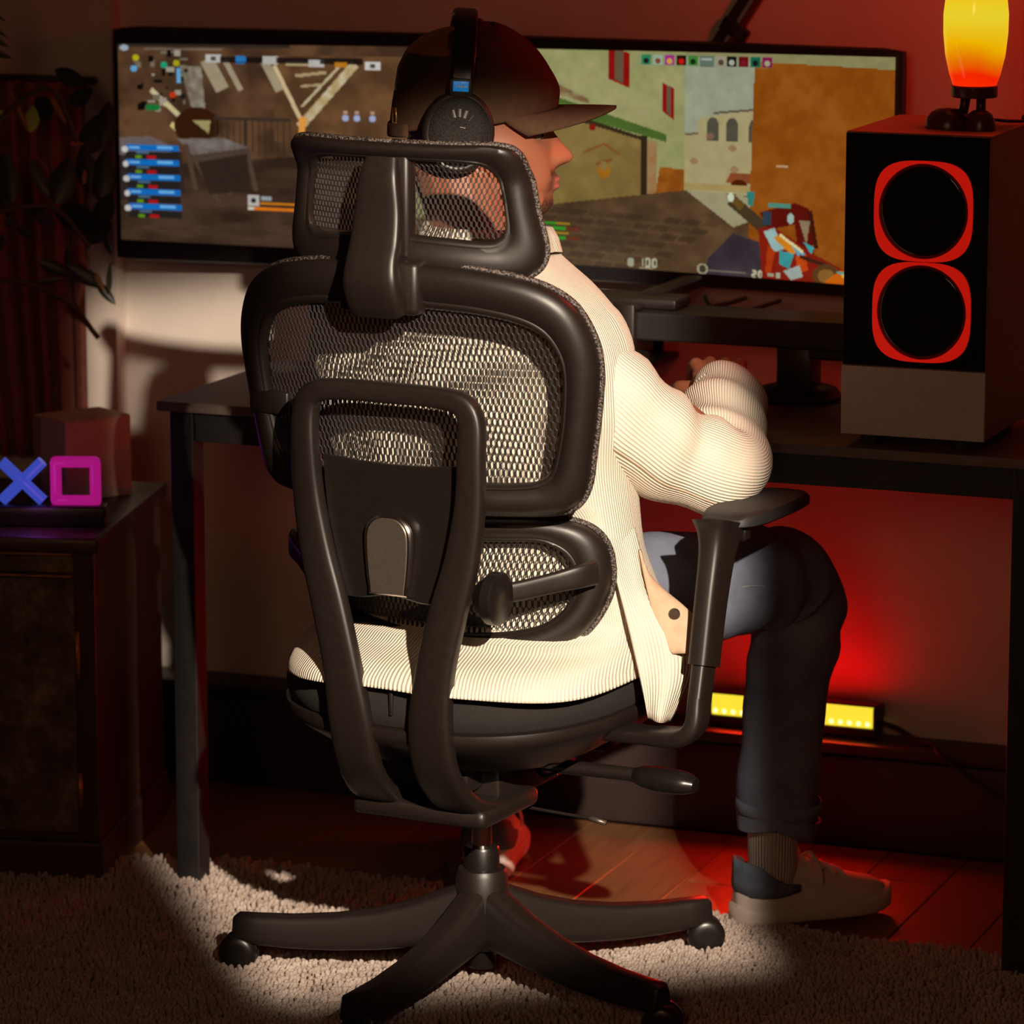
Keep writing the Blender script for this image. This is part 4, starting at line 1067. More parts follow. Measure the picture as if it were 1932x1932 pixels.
# right arm and left arm (inside the sleeves)
SH, EL, WR = np.array((.122, -.085, .832)), np.array((.308, .030, .690)), np.array((.332, .268, .737))
SHl, ELl, WRl = cp(-.165, .0, .840), cp(-.26, .15, .70), cp(-.10, .355, .735)
for a, b, c in ((SH, EL, WR), (SHl, ELl, WRl)):
    body.add(*cap_chain([a, (a + b) / 2, b], [.055, .046, .038])); body.add(*cap_chain([b, (b + c) / 2, c], [.038, .034, .027]))
# hands: palm, four bent fingers and a thumb from the side of the palm
def hand(wr, fwd, side, up, curl=1.0):
    """wr wrist, fwd along the hand, side towards the thumb, up back of hand"""
    g_ = G()
    def q(f, s, u): return wr + fwd * f + side * s + up * u
    R3 = np.stack([fwd, side, up], 1)
    g_.add(*ell(q(.045, 0, .004), (.050, .040, .016), R3)); g_.add(*cap_chain([q(-.01, 0, 0), q(.03, 0, .002)], [.027, .024]))
    g_.add(*ell(q(.030, .026, -.006), (.032, .016, .015), R3))
    for i, (s, L) in enumerate(((.030, .92), (.010, 1.0), (-.011, .95), (-.031, .76))):
        k = q(.082 - abs(s - .008) * .25, s, .012)
        d = fwd * math.cos(.5 * curl) - up * math.sin(.5 * curl); p1 = k + d * .040 * L
        d = fwd * math.cos(1.5 * curl) - up * math.sin(1.5 * curl); p2 = p1 + d * .026 * L
        d = fwd * math.cos(2.1 * curl) - up * math.sin(2.1 * curl); p3 = p2 + d * .018 * L
        g_.add(*cap_chain([q(.04, s * .8, .006), k], [.009, .0100])); g_.add(*cap_chain([k, p1, p2, p3], [.0100, .0092, .0082, .0072], 10))
    t0 = q(.020, .034, -.006); t1 = q(.048, .054, -.012); t2 = q(.074, .055, -.020)
    g_.add(*cap_chain([q(.01, .018, -.004), t0, t1, t2], [.014, .0125, .0105, .0085], 10))
    return g_.V, g_.F
f_ = nrm((-.10, 1.0, .16)); s0 = np.array((-1.0, -.08, 0)); u_ = nrm(np.cross(s0, f_)) ; u_ = u_ if u_[2] > 0 else -u_; s0 = nrm(np.cross(f_, u_)); s0 = s0 if s0[0] < 0 else -s0
body.add(*hand(WR + np.array((0, .012, .004)), f_, s0, u_, 1.0))
f2 = nrm(np.array(cw(.25, 1, .0)) ); u2 = np.array((0, 0, 1.0)); s2 = nrm(np.cross(f2, u2))
body.add(*hand(WRl + np.array((0, 0, .002)), f2, s2, u2, 0.6))
# legs and feet (inside jeans and shoes)
HP, KN, AN = cp(.095, .04, .505), np.array((.422, .262, .482)), np.array((.404, .275, .085))
HPl, KNl, ANl = cp(-.09, .05, .50), np.array((.06, .47, .505)), np.array((.010, .540, .080))
for a, b, c, toe in ((HP, KN, AN, (.47, .304, .012)), (HPl, KNl, ANl, (.012, .60, .010))):
    body.add(*cap_chain([a, (a + b) / 2, b], [.080, .066, .050])); body.add(*cap_chain([b, (b * .6 + c * .4) + np.array((0, 0, 0)), c], [.048, .046, .030]))
    body.add(*cap_chain([c, c + np.array((0, 0, -.04)), np.array(toe)], [.028, .026, .020]))
bo = mk('person', body.V, body.F, plain('tmp_skin', (0.3, 0.2, 0.15)))
rmod = bo.modifiers.new('skin_over', 'REMESH'); rmod.mode = 'VOXEL'; rmod.voxel_size = 0.0026; rmod.use_smooth_shade = True
smod = bo.modifiers.new('soften', 'SMOOTH'); smod.factor = 0.5; smod.iterations = 3
dg = bpy.context.evaluated_depsgraph_get()
me = bpy.data.meshes.new_from_object(bo.evaluated_get(dg))
bpy.data.objects.remove(bo)
me.name = 'person'
me.polygons.foreach_set('use_smooth', [True] * len(me.polygons))
# skin colouring: brown skin, short beard round the mouth, brows, lips, nails
co = np.empty(len(me.vertices) * 3); me.vertices.foreach_get('co', co); co = co.reshape(-1, 3)
hd = (co - HC) * 1000
u, w, v = hd @ Hf, hd @ Hr, hd @ Hu
skin = np.tile(np.array((0.27, 0.092, 0.048)), (len(co), 1))
def blend(mask, c):
    global skin
    m_ = np.clip(mask, 0, 1)[:, None]; skin = skin * (1 - m_) + np.array(c) * m_
ga = lambda x, s: np.exp(-(x / s) ** 2)
head_m = (v > -165) & (v < 110) & (np.abs(u) < 150)
st = rng.random(len(co))
blend(head_m * (u > 60) * ga(v + 88, 5.5) * (np.abs(w) < 30) * 0.9 * (0.75 + .4 * st), (0.035, 0.018, 0.012))     # moustache
blend(head_m * (u > 70) * np.clip((-114 - v) / 10, 0, 1) * (np.abs(w) < 34) * 0.9 * (0.6 + .5 * st), (0.035, 0.018, 0.012))   # chin beard
blend(head_m * (u > 60) * ga(np.abs(w) - 29, 7) * ga(v + 103, 14) * 0.75 * (0.6 + .5 * st), (0.04, 0.02, 0.014))  # sides of the mouth
blend(head_m * (u > 0) * np.clip((-100 - v) / 26, 0, 1) * 0.45 * st * (u < 95), (0.06, 0.03, 0.02))               # jaw stubble
blend(head_m * (u > 80) * ga(v + 22, 3.5) * ga(np.abs(w) - 33, 17) * 0.9, (0.03, 0.016, 0.01))                   # brows
blend(head_m * (u > 100) * (ga(v + 97, 3.2) + ga(v + 106, 4)) * (np.abs(w) < 21) * 0.8, (0.42, 0.12, 0.10))       # lips
blend(head_m * (u > 80) * ga(v + 37, 2.2) * ga(np.abs(w) - 33, 13) * 0.85, (0.03, 0.016, 0.012))                  # lash line
blend(((u < 60) & head_m & (v > -75) & (v < 60) & (u < -20 + (v + 75) * .5)) * 0.95, (0.02, 0.013, 0.01))          # cropped hair under the cap
ca = me.color_attributes.new('skin', 'FLOAT_COLOR', 'POINT')
ca.data.foreach_set('color', np.concatenate([skin, np.ones((len(co), 1))], 1).ravel())
sk = Mat('brown_skin', (0.4, 0.19, 0.11), 0.42)
at = sk.node('ShaderNodeAttribute'); at.attribute_name = 'skin'
sk.color(at.outputs['Color']); sk.bump(sk.noise(sk.coord('Object'), 700, 3), 0.12, 0.001)
sk.b.inputs['Subsurface Weight'].default_value = 0.08; sk.b.inputs['Subsurface Radius'].default_value = (0.012, 0.004, 0.002)
me.materials.clear(); me.materials.append(sk.m)
per = bpy.data.objects.new('person', me); COL.objects.link(per)
tag(per, 'person in a cream corduroy jacket, dark jeans, brown cap and headphones, seated at the desk', 'person')
eyem = Mat('eye', (0.20, 0.15, 0.13), 0.25).m; irism = Mat('iris', (0.02, 0.012, 0.01), 0.15).m
for s in (1, -1):
    e_ = mk('eye', *ell(hw(86, s * 33, -36), (.0122, .0122, .0122)), eyem, per)
    mk('iris', *ell(hw(95.2, s * 33, -37), (.0058, .0058, .0058)), irism, e_)

# ---- corduroy
def cord_mat(name, base, ribs, strength=0.6):
    m = Mat(name, base, 0.85, spec=0.2)
    tc = m.node('ShaderNodeTexCoord'); sp_x = m.node('ShaderNodeSeparateXYZ'); m.link(tc.outputs['UV'], sp_x.inputs[0])
    mu = m.node('ShaderNodeMath', operation='MULTIPLY'); m.link(sp_x.outputs[0], mu.inputs[0]); mu.inputs[1].default_value = ribs
    si = m.node('ShaderNodeMath', operation='SINE'); m.link(mu.outputs[0], si.inputs[0])
    nz = m.noise(m.coord('Object'), 14, 3)
    nz2 = m.noise(m.coord('Object'), 90, 3)
    c1 = m.ramp(nz, [(0.3, tuple(k * 0.93 for k in base)), (0.7, base)])
    mx = m.node('ShaderNodeMix', data_type='RGBA', blend_type='MULTIPLY')
    rp = m.ramp(si.outputs[0], [(0.0, (0.66, 0.56, 0.46)), (0.45, (1, 1, 1))])
    mx.inputs['Factor'].default_value = 0.38
    m.link(c1, mx.inputs['A']); m.link(rp, mx.inputs['B'])
    m.color(mx.outputs['Result'])
    ad = m.node('ShaderNodeMath', operation='MULTIPLY_ADD'); m.link(nz2, ad.inputs[0]); ad.inputs[1].default_value = 0.5; m.link(si.outputs[0], ad.inputs[2])
    m.bump(ad.outputs[0], strength, 0.0012)
    return m.m
JB = (0.82, 0.73, 0.61)
M['cord'] = cord_mat('cream_corduroy', JB, 2 * PI)      # uv.x counts ribs
M['cordlin'] = plain('jacket_lining', (0.50, 0.34, 0.22), 0.8, 60, 0.1, 0.15)
jk = None
def garment(name, rings, ribw, mat, parent, cap=False, thick=0.0):
    """rings: list of closed loops (n,3); uv.x in ribs along the loop, uv.y along the sweep"""
    n = len(rings[0]); RR = np.array([np.vstack([r, r[:1]]) for r in rings], float)
    mid = RR[len(RR) // 2]; per_ = np.concatenate([[0], np.cumsum(np.linalg.norm(np.diff(mid, axis=0), axis=1))])
    uv = [(per_[j] / ribw, i) for i in range(len(rings)) for j in range(n + 1)]
    V = RR.reshape(-1, 3); F = []
    for i in range(len(rings) - 1):
        for j in range(n): a = i * (n + 1) + j; F.append((a, a + 1, a + n + 2, a + n + 1))
    o = mk(name, V, F, mat, parent, uv=uv)
    if thick:
        s = o.modifiers.new('cloth', 'SOLIDIFY'); s.thickness = thick; s.offset = -1
    return o
def fold(p, amp, seed, sc=9.0):
    x, y, z = p
    return amp * (math.sin(x * sc * 2.1 + seed) * math.cos(z * sc * 1.7 + seed * 2) + 0.6 * math.sin((x + z) * sc * 3.3 + y * sc * 2 + seed * 3) + 0.35 * math.sin(z * sc * 6 + x * sc * 5 + seed))
# torso of the jacket (chair frame): z, half width, depth, centre y
TS = [(.436, .250, .270, .014), (.450, .248, .264, .014), (.468, .244, .235, .012), (.49, .236, .170, .012), (.54, .228, .150, .010), (.60, .222, .143, .010), (.66, .216, .140, .004), (.72, .215, .142, -.005), (.78, .215, .145, -.012), (.84, .212, .140, -.015), (.88, .196, .130, -.012), (.908, .172, .115, -.006), (.930, .145, .100, .004), (.948, .115, .088, .014), (.966, .086, .078, .022)]
rings = []
for z, a, b, cy in [tuple(r) for r in catmull(TS, False, 4)]:
    ring = []
    for k in range(72):
        t = 2 * PI * k / 72 + PI / 2; c, s = math.cos(t), math.sin(t)
        q_ = max(0, min(1, (z - .45) / .05)); x, y = a * math.copysign(abs(c) ** (.68 + .12 * q_), c), cy + b * math.copysign(abs(s) ** (.70 + .15 * q_), s)
        if c < 0: x *= .86 + .14 * max(0, min(1, (z - .45) / .12))
        d = fold((x, y, z), .0045, 1.3) * (1 if z < .9 else .4)
        zz = z
        if z < .47: zz = z + (.47 - z) / .04 * (.003 + .003 * math.sin(3 * t) + (.035 if s > 0 else 0))
        y = y - (d if s < 0 else -d)
        if z > .47:
            lim = (g_lumb(x, z) if z < .655 else g_back(x, z)) + .024
            if z < .50: lim = -.26 + (lim + .26) * (z - .47) / .03
            y = max(y, lim)
        ring.append(cp(x * (1 + d / .2), y, zz))
    rings.append(ring)
jacket = garment('jacket', rings, .0042, M['cord'], per, thick=.004)
# collar
rings = []
for h, sc_, lift in ((0, 1.0, 0), (.018, .96, 0), (.036, .98, 0), (.044, 1.06, 0), (.030, 1.16, 0), (.012, 1.22, 0)):
    rings.append([cp(.080 * sc_ * math.cos(t), .020 + .074 * sc_ * math.sin(t), .958 + h - .012 * max(0, math.sin(t))) for t in np.arange(40) * 2 * PI / 40])
mk('collar', *loft(rings, True, False), M['cord'], jacket, uv=[(k * .012 / .0042 + 0 * i, i) for i in range(6) for k in range(40)])
def sleeve(name, pts, rads, parent, seed, amp=.006, squash=.95, seam=False):
    P = catmull(pts, False, 9); Rr = catmull([(r, 0) for r in rads], False, 9)[:, 0]
    Pn, fr = frames(P)
    rings = []; n = 48
    L = np.concatenate([[0], np.cumsum(np.linalg.norm(np.diff(P, axis=0), axis=1))])
    for i, p in enumerate(P):
        s, u = fr[i]; ring = []
        for k in range(n):
            a = 2 * PI * k / n + PI * 1.15; d_ = s * math.cos(a) + u * math.sin(a) * squash
            q = p + d_ * Rr[i]
            crease = amp * (math.sin(L[i] * 75 + 2.2 * math.sin(a + seed) + seed) * (0.35 + 0.65 * max(0, math.cos(a - 2.2 - seed))) )
            q = q + d_ * (crease + fold(q, amp * .45, seed, 12))
            ring.append(q)
        rings.append(ring)
    o = garment(name, rings, .0042, M['cord'], parent, thick=.003)
    if seam:
        m_ = len(rings) * 2 // 5
        k = int(np.argmax([np.dot(q - P[m_], (-.25, -1.0, -.55)) for q in rings[m_]]))
        path = [rings[i][k] + nrm(rings[i][k] - P[i]) * .0006 for i in range(5, int(len(rings) * .56))]
        mk('sleeve_seam', *tube(path, (.0009, .0009), 6), plain('seam_thread', (0.42, 0.30, 0.20), 0.8, 80, 0.2), o)
    return o
slr = sleeve('sleeve', [SH + (-.085, .015, .030), SH + (-.03, .0, .012), SH * .62 + EL * .38 + (-.010, -.012, -.018), SH * .3 + EL * .7 + (-.010, -.016, -.022), EL + (0.000, -.018, -.008), EL + (.012, .030, -.002), EL * .55 + WR * .45 + (.002, 0, .004), EL * .2 + WR * .8 + (.002, 0, .004), WR + (0, .0, .0)],
       [.055, .082, .078, .072, .064, .058, .058, .052, .044], jacket, 0.7, .0065, seam=True)
rings = []
cdir = nrm(WR - EL); 
P = [WR - cdir * .040, WR - cdir * .036, WR + cdir * .004, WR + cdir * .006]
mk('cuff', *tube(P, [.049, .0505, .0455, .042], 40, 1.0, cap=False), M['cord'], slr, uv=[(k * .007 / .0042, i) for i in range(4) for k in range(40)])
sleeve('sleeve', [SHl + (.04, 0, .03), SHl, SHl * .6 + ELl * .4, SHl * .3 + ELl * .7, ELl, ELl * .5 + WRl * .5, WRl], [.070, .083, .076, .070, .064, .054, .043], jacket, 2.1, .005)
# right front panel hanging open beside the hip, its facing folded outwards
def sheet(name, left, right, mat, parent, bulge, ribw=.0042, n=26, thick=.003, wav=.004, flipuv=False):
    Lc = catmull(left, False, 6); Rc = catmull(right, False, 6); V = []; uv = []; F = []
    for i in range(len(Lc)):
        for k in range(n + 1):
            t = k / n; p = Lc[i] + (Rc[i] - Lc[i]) * t
            p = p + np.array((0, -1, 0)) * (bulge * math.sin(PI * t) + wav * math.sin(7 * t + i * .12))
            V.append(p); uv.append((t * np.linalg.norm(Rc[len(Rc) // 2] - Lc[len(Lc) // 2]) / ribw, i))
    for i in range(len(Lc) - 1):
        for k in range(n): a = i * (n + 1) + k; F.append((a, a + 1, a + n + 2, a + n + 1))
    o = mk(name, V, F, mat, parent, uv=uv); s = o.modifiers.new('cloth', 'SOLIDIFY'); s.thickness = thick; s.offset = 0
    return o
FLAP_L = [(0.135, -0.040, 0.701), (0.143, -0.090, 0.668), (0.157, -0.130, 0.627), (0.170, -0.150, 0.576), (0.187, -0.165, 0.511), (0.201, -0.170, 0.450), (0.213, -0.170, 0.391)]
FLAP_R = [(0.166, -0.040, 0.691), (0.190, -0.070, 0.643), (0.205, -0.095, 0.592), (0.219, -0.115, 0.545), (0.262, -0.135, 0.503), (0.270, -0.145, 0.447), (0.242, -0.155, 0.383)]
FACE_L = [(0.203, -0.110, 0.598), (0.209, -0.130, 0.566), (0.218, -0.150, 0.528), (0.229, -0.160, 0.495), (0.244, -0.165, 0.474)]
FACE_R = [(0.209, -0.110, 0.570), (0.233, -0.125, 0.549), (0.260, -0.145, 0.530), (0.277, -0.150, 0.510), (0.272, -0.162, 0.478)]
BUTTON = (0.246, -0.157, 0.524)
FP_L = FLAP_L
FP_R = FLAP_R
fp = sheet('front_panel', FP_L, FP_R, M['cord'], jacket, .010)
fc = sheet('front_facing', FACE_L, FACE_R, M['cordlin'], jacket, .008, wav=.002)
bt = mk('button', *lathe([(.0005, -.004), (.006, -.0038), (.0075, -.002), (.0075, .001), (.003, .001)], 20, 'y'), M['brassd'] if 'brassd' in M else plain('dark_metal_button', (0.10, 0.065, 0.045), 0.3, 60, 0.2, metal=0.6), fc, auto=40)
bt.location = BUTTON

# ---- jeans
jm = Mat('blue_jeans', (0.13, 0.15, 0.20), 0.85, spec=0.2)
f = jm.noise(jm.coord('Object'), 11, 4); f2_ = jm.noise(jm.coord('Object'), 420, 2)
jm.color(jm.ramp(f, [(0.3, (0.11, 0.125, 0.17)), (0.7, (0.21, 0.23, 0.30))])); jm.bump(f2_, 0.25, 0.001)
M['jeans'] = jm.m
g = G()
def leg_g(hp, kn, an, seed, knr=.078, fin=.074):
    pts = [hp + (kn - hp) * -.12, hp, hp * .5 + kn * .5 + (0, 0, -.002), hp * .15 + kn * .85 + (0, 0, .004), kn + (kn - hp) * .015 + (0, 0, -.012), kn * .8 + an * .2 + (.012, 0, 0), kn * .45 + an * .55 + (.004, 0, 0), kn * .15 + an * .85, an + (0.004, 0, .058)]
    pts = pts[:8] + [an * .83 + kn * .17 + (.004, 0, 0)]
    rads = [.095, .095, .080, .071, .068, .062, .057, .057, .059]
    P = catmull(pts, False, 9); Rr = catmull([(r, 0) for r in rads], False, 9)[:, 0]; Pn, fr = frames(P); rings = []
    L = np.concatenate([[0], np.cumsum(np.linalg.norm(np.diff(P, axis=0), axis=1))]); Lk = np.linalg.norm(kn - hp) * 1.1
    for i, p in enumerate(P):
        s, u_2 = fr[i]; ring = []
        for k in range(44):
            a = 2 * PI * k / 44; d_ = s * math.cos(a) + u_2 * math.sin(a); q = p + d_ * Rr[i]
            nk = gauss(L[i] - Lk, .10)
            q = q + d_ * (.005 * nk * math.sin(L[i] * 110 + 2 * math.sin(a)) + fold(q, .0030, seed, 11))
            ring.append(q)
        rings.append(ring)
    return loft(rings, True, False)
g.add(*leg_g(HP, KN, AN, .4)); g.add(*leg_g(HPl, KNl, ANl, 1.9))
g.add(*loft([[cp(a * math.cos(t), .02 + b * math.sin(t), z) for t in np.arange(40) * 2 * PI / 40] for z, a, b in ((.440, .16, .10), (.455, .175, .13), (.50, .182, .135), (.56, .172, .125), (.60, .165, .118))]))
jn = g.build('jeans', M['jeans'], per, auto=80)
jo = jn.modifiers.new('cloth', 'SOLIDIFY'); jo.thickness = .003
mk('side_seam', *tube(catmull([HP + (.03, -.100, .015), HP * .6 + KN * .4 + (.02, -.088, .014), HP * .25 + KN * .75 + (.02, -.078, .014), KN + (.01, -.074, .0)], False, 6), .0014, 6), plain('denim_thread', (0.22, 0.22, 0.25), 0.8, 60, 0.2), jn)
for an, kn in ((AN, KN), (ANl, KNl)):
    c_ = an * .83 + kn * .17 + (.004, 0, 0); dd = nrm(an - kn)
    mk('hem', *tube([c_ - dd * .014, c_ - dd * .013, c_ + dd * .003, c_ + dd * .004], [.0580, .0602, .0602, .0588], 44, cap=False), M['jeans'], jn)

# ---- socks and sneakers
sockm = Mat('ribbed_sock', (0.62, 0.55, 0.47), 0.9)
tc = sockm.node('ShaderNodeTexCoord'); sx_ = sockm.node('ShaderNodeSeparateXYZ'); sockm.link(tc.outputs['UV'], sx_.inputs[0])
mu = sockm.node('ShaderNodeMath', operation='MULTIPLY'); sockm.link(sx_.outputs[0], mu.inputs[0]); mu.inputs[1].default_value = 2 * PI
si = sockm.node('ShaderNodeMath', operation='SINE'); sockm.link(mu.outputs[0], si.inputs[0]); sockm.bump(si.outputs[0], 0.8, 0.002)
M['shoe'] = plain('white_leather', (0.60, 0.53, 0.46), 0.5, 40, 0.06, 0.05)
M['sole'] = plain('rubber_sole', (0.56, 0.48, 0.40), 0.6, 60, 0.06)
M['heel'] = plain('slate_suede', (0.10, 0.125, 0.165), 0.85, 90, 0.15, 0.2)
M['lace'] = plain('white_lace', (0.66, 0.58, 0.5), 0.8, 90, 0.1)
def shoe(heel, ang, who):
    d = np.array((math.cos(ang), math.sin(ang), 0)); s = np.array((-d[1], d[0], 0))
    LN = .238
    def q(t, x, z): return heel + d * LN * t + s * x + np.array((0, 0, z))
    T = [0, .03, .10, .2, .3, .4, .5, .6, .7, .8, .9, .97, 1.0]
    W = [.012, .026, .034, .036, .036, .038, .042, .045, .046, .044, .035, .020, .006]
    TOP = [.060, .074, .080, .078, .080, .088, .084, .070, .060, .053, .047, .038, .028]
    up_ = []; so = []
    for t, w_, h in zip(T, W, TOP):
        up_.append([q(t, w_ * math.copysign(abs(math.cos(a)) ** .8, math.cos(a)) * (1 if math.sin(a) < .3 else .86), .022 + (h - .022) * max(0, math.sin(a)) ** .75 - .006 * max(0, -math.sin(a))) for a in np.arange(28) * 2 * PI / 28])
        so.append([q(-.012 + t * 1.03, (w_ + .004) * math.copysign(abs(math.cos(a)) ** .45, math.cos(a)), .0165 + .0150 * math.copysign(abs(math.sin(a)) ** .45, math.sin(a)) + .010 * max(0, t - .8) ** 2 * 25 * .5) for a in np.arange(28) * 2 * PI / 28])
    sh_ = mk('shoe', *loft(up_), M['shoe'], per)
    mk('sole', *loft(so), M['sole'], sh_, auto=50)
    # heel tab wrapping the back of the shoe
    ring_lo = []; ring_hi = []
    prof = [(.34, .060, .050), (.26, .062, .046), (.18, .072, .044), (.10, .088, .046), (.04, .094, .048)]
    path = [(t, 1, hi, lo) for t, hi, lo in prof] + [(-.004, 0, .096, .050)] + [(t, -1, hi, lo) for t, hi, lo in prof[::-1]]
    V = []; F = []
    for t, sd, hi, lo in path:
        w_ = np.interp(t, T, W) * 1.05 + .0012
        for z in np.linspace(lo, hi, 4): V.append(q(t, sd * w_ * (1 - .10 * (z - .04) / .05), z))
    for i in range(len(path) - 1):
        for k in range(3): a = i * 4 + k; F.append((a, a + 1, a + 5, a + 4))
    ht = mk('heel_tab', V, F, M['heel'], sh_); m_ = ht.modifiers.new('t', 'SOLIDIFY'); m_.thickness = .004; m_.offset = 0
    for i, t in enumerate((.42, .50, .58, .66)):
        h = float(np.interp(t, T, TOP)) + .002; w_ = float(np.interp(t, T, W)) * .62
        mk('lace', *tube([q(t + .02, -w_, h - .012), q(t, -w_ * .4, h), q(t - .01, w_ * .4, h), q(t + .01, w_, h - .012)], .0028, 8), M['lace'], sh_)
    h0 = float(np.interp(.42, T, TOP))
    for sd in (1, -1): mk('lace', *tube(catmull([q(.43, sd * .004, h0 + .004), q(.44, sd * .024, h0 + .012), q(.47, sd * .040, h0 - .010), q(.47, sd * .044, h0 - .030)], False, 5), .0024, 8), M['lace'], sh_)
    return sh_
shoe(np.array((.352, .252, -.012)), R(24), 'r')
shoe(np.array((.000, .485, -.019)), R(84), 'l')
for an, kn in ((AN, KN), (ANl, KNl)):
    P = [an + (0, 0, -.045), an + (0, 0, -.02), an + (0, 0, .01), an + (0, 0, .05), an + (0, 0, .10)]
    V, F = tube(P, [.032, .034, .035, .036, .037], 48, cap=False)
    mk('sock', V, F, sockm.m, per, uv=[(k, i) for i in range(5) for k in range(48)])

# ---- cap
M['capcloth'] = plain('brown_cap_cloth', (0.078, 0.041, 0.023), 0.9, 60, 0.12, 0.25, bscale=600)
M['capcloth'].node_tree.nodes['Principled BSDF'].inputs['Specular IOR Level'].default_value = 0.08
CS = [(-26, .16, 117, 101, 87), (-10, .13, 120, 100, 88), (10, .09, 120, 98, 88), (30, .05, 114, 93, 86), (55, .02, 100, 79, 78), (78, 0, 79, 57, 63), (94, 0, 54, 26, 40), (101, 0, 36, -8, 16), (102.5, 0, 28, -20, 3)]
rings = []
for v0, ti, Fr, Bk, Wd in [tuple(r) for r in catmull(CS, False, 4)]:
    ring = []
    for k in range(60):
        a = 2 * PI * k / 60; c, s = math.cos(a), math.sin(a)
        u_ = (Fr - Bk) / 2 + (Fr + Bk) / 2 * c; w_ = Wd * s
        pan_ = .012 * abs(math.sin(3 * a)) ** .4 * (1 if v0 > -20 else .4)
        ring.append(hw(u_ * (1 - .012 + pan_), w_ * (1 - .012 + pan_), v0 + ti * u_ + 1.2 * math.sin(5 * a + v0 * .1)))
    rings.append(ring)
V, F = loft(rings, True, False)
F.append(tuple((len(rings) - 1) * 60 + k for k in range(60)))
cap_o = mk('cap', V, F, M['capcloth'], per, auto=70)
cs_ = cap_o.modifiers.new('cloth', 'SOLIDIFY'); cs_.thickness = .002; cs_.offset = -1
V = []; F = []; nA, nS = 28, 8
for j in range(nS + 1):
    t = j / nS
    for i in range(nA + 1):
        a = R(-72 + 144 * i / nA)
        u0 = 8.5 + 108.5 * math.cos(a); w0 = 87 * math.sin(a); v0 = -24 + .16 * u0
        ext = 78 * (math.cos(a * .95)) ** 0.8 if abs(a) < R(90) else 0
        wt = w0 * (1 - .10 * t)
        u1 = u0 + ext * t
        V.append(hw(u1, wt, v0 + (8 * t) * math.cos(a) - 26 * (wt / 82) ** 2 * (t ** .8) + 4 - 4 * t * t))
for j in range(nS):
    for i in range(nA): a = j * (nA + 1) + i; F.append((a, a + 1, a + nA + 2, a + nA + 1))
bm_ = mk('brim', V, F, M['capcloth'], cap_o); ms = bm_.modifiers.new('t', 'SOLIDIFY'); ms.thickness = .0028
mk('top_button', *ell(hw(8, 0, 103), (.008, .008, .004)), M['capcloth'], cap_o)
mk('back_strap', *tube([hw(-101 * math.cos(a) + 8 * 0, 88 * math.sin(a) * .98, -26 - 16 * math.cos(a)) for a in np.linspace(R(-40), R(40), 14)], (.002, .009), 8, 0.5, up=tuple(Hu)), M['capcloth'], cap_o)
mk('strap_buckle', *tube([hw(-92, 34, -30), hw(-94, 30, -12), hw(-97, 22, -12), hw(-96, 24, -32), hw(-92, 34, -30)], .0018, 8), M['brass'], cap_o)

# ------------------------------------------------------------------ headphones (worn, but a thing of its own)
_hw0 = hw
def hw(u, w, v): return _hw0(u + 10, w, v)
hp_ = empty('headphones', tuple(hw(-6, 0, -38)), 0, 'black over-ear headphones with a blue badge worn over the brown cap', 'headphones')
hinv = Matrix.Translation(-Vector(tuple(hw(-6, 0, -38))))
def hmk(name, VF, mat, parent=hp_, auto=40): return mk(name, *xf(VF, hinv), mat, parent, auto=auto)
arc = [hw(-24 + 6 * math.sin(a), 99 * math.cos(a), 22 + 93 * math.sin(a)) for a in np.linspace(R(4), R(176), 33)]
hmk('headband', tube(arc, [(.0150, .0045)] * 33, 14, 0.45, up=None), M['blacksat'])
arc2 = [hw(-20, 92 * math.cos(a), 22 + 86 * math.sin(a)) for a in np.linspace(R(40), R(140), 20)]
hmk('head_pad', tube(arc2, [(.0135, .0042)] * 20, 12, 0.6), M['foam'])
def hbox(u0, u1, w0, w1, v0, v1, b=.0015):
    V, F = box(u0, u1, w0, w1, v0, v1, 0); 
    V, F = box(u0 * .001, u1 * .001, w0 * .001, w1 * .001, v0 * .001, v1 * .001, b)
    return [tuple(hw(x * 1000, y * 1000, z * 1000)) for x, y, z in V], F
def hdisc(prof, c, n=44, ru=1.0, rv=1.15):
    """prof (radius mm, offset w mm) around the cup axis"""
    return loft([[tuple(hw(c[0] + r * ru * math.cos(a), h, c[1] + r * rv * math.sin(a))) for a in np.arange(n) * 2 * PI / n] for r, h in prof])
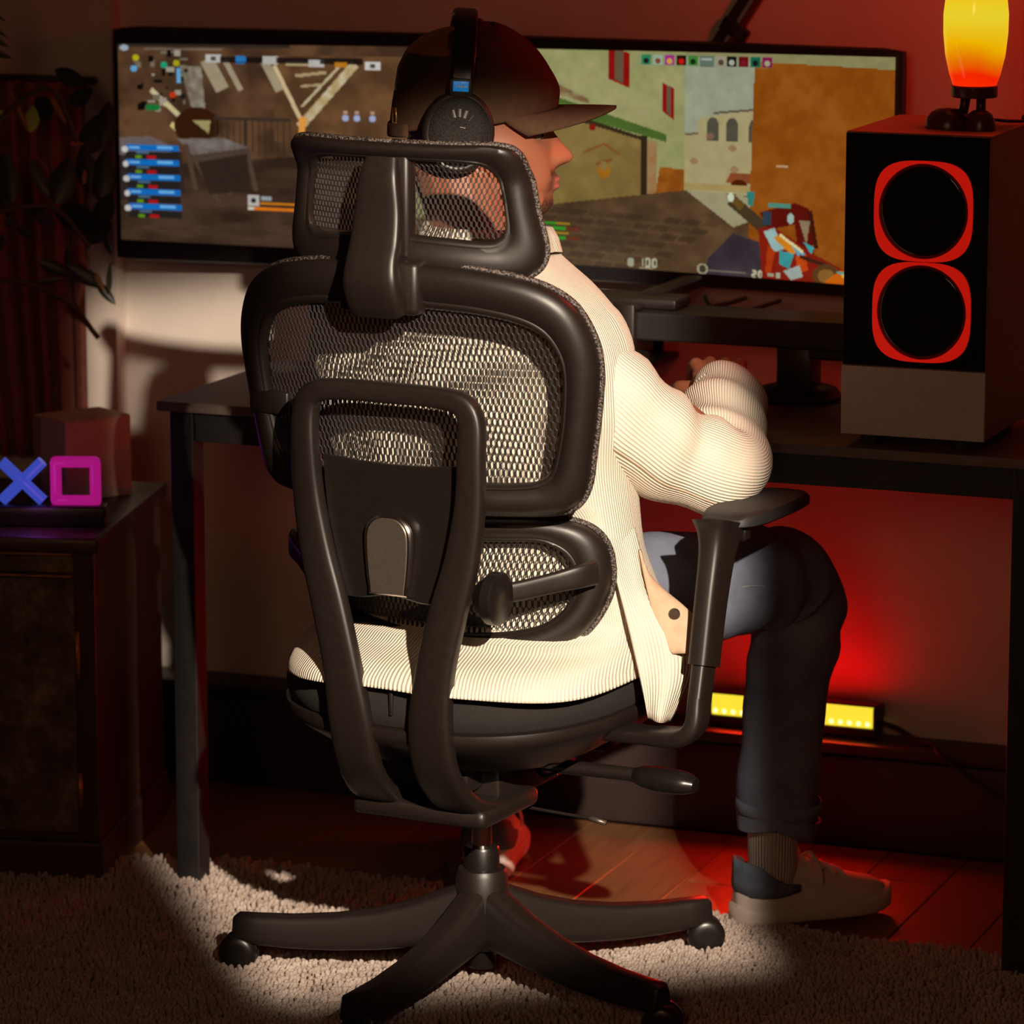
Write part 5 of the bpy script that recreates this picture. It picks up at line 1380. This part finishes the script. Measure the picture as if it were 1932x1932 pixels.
for s in (1, -1):
    hmk('slider', hbox(-35, -13, min(s * 95, s * 100), max(s * 95, s * 100), 6, 42), M['blackpl'])
    yk = hmk('yoke', hbox(-39, -9, min(s * 94, s * 104), max(s * 94, s * 104), 12, 37, .003), M['blackpl'])
    if s > 0:
        hmk('badge', hbox(-34, -14, 103.6, 105, 20, 33, .0005), Mat('blue_badge_brightened', (0.01, 0.16, 0.42), 0.3, emit=lin((24, 120, 190)), estr=0.5).m, yk)  # added emission brightens the blue, the badge is no lamp
        gg = G()
        for i, x in enumerate((-30.5, -27.5, -25, -22.5, -20, -17.8)): gg.add(*hbox(x, x + 1.6, 104.8, 105.4, 25 + .3 * (i % 2), 27.6, .0001))
        hmk('badge_lettering', (gg.V, gg.F), plain('white_print', (0.7, 0.75, 0.8), 0.5), yk)
    cu = hmk('ear_cup', hdisc([(20, s * 84), (43, s * 86), (46.5, s * 90), (46.5, s * 98), (44, s * 102.5), (41.5, s * 103.5), (40, s * 102.5)], (-24, -33)), M['blackpl'])
    hmk('ear_pad', hdisc([(26, s * 66), (38, s * 66), (43.5, s * 70), (45, s * 77), (43, s * 84), (36, s * 86.5)], (-26, -33)), M['foam'], cu)
    grm = Mat('perforated_grille', (0.03, 0.026, 0.024), 0.6, metal=0.0, spec=0.12)
    vo = grm.node('ShaderNodeTexVoronoi'); vo.inputs['Scale'].default_value = 480; grm.link(grm.coord('Object'), vo.inputs['Vector'])
    grm.color(grm.ramp(vo.outputs['Distance'], [(0.25, (0.004, 0.003, 0.003)), (0.5, (0.018, 0.014, 0.012))])); grm.bump(vo.outputs['Distance'], 0.35, 0.0005)
    hmk('grille', hdisc([(40.2, s * 101.5), (36, s * 104.5), (26, s * 106.5), (14, s * 107.2), (3, s * 107.4)], (-24, -33)), grm.m, cu)
    if s > 0:
        gg = G()
        for i in range(5):
            a = R(50 + 20 * i); r0, r1 = 18, 27
            gg.add(*tube([hw(-24 + r * math.cos(a), 107.4 - .06 * (r - 14), -33 + r * 1.15 * math.sin(a)) for r in (r0, r1)], (.0022, .0006), 8))
        hmk('cup_spokes', (gg.V, gg.F), plain('grey_metal', (0.10, 0.085, 0.075), 0.4, metal=0.5), cu)
        hmk('cup_emblem', tube([hw(-25 + 11 * math.cos(a), 108.3, -28 + 3 * math.sin(a)) for a in np.linspace(R(35), R(80), 6)], (.0018, .0006), 8), plain('silver_print', (0.6, 0.55, 0.5), 0.3, metal=0.8), cu)
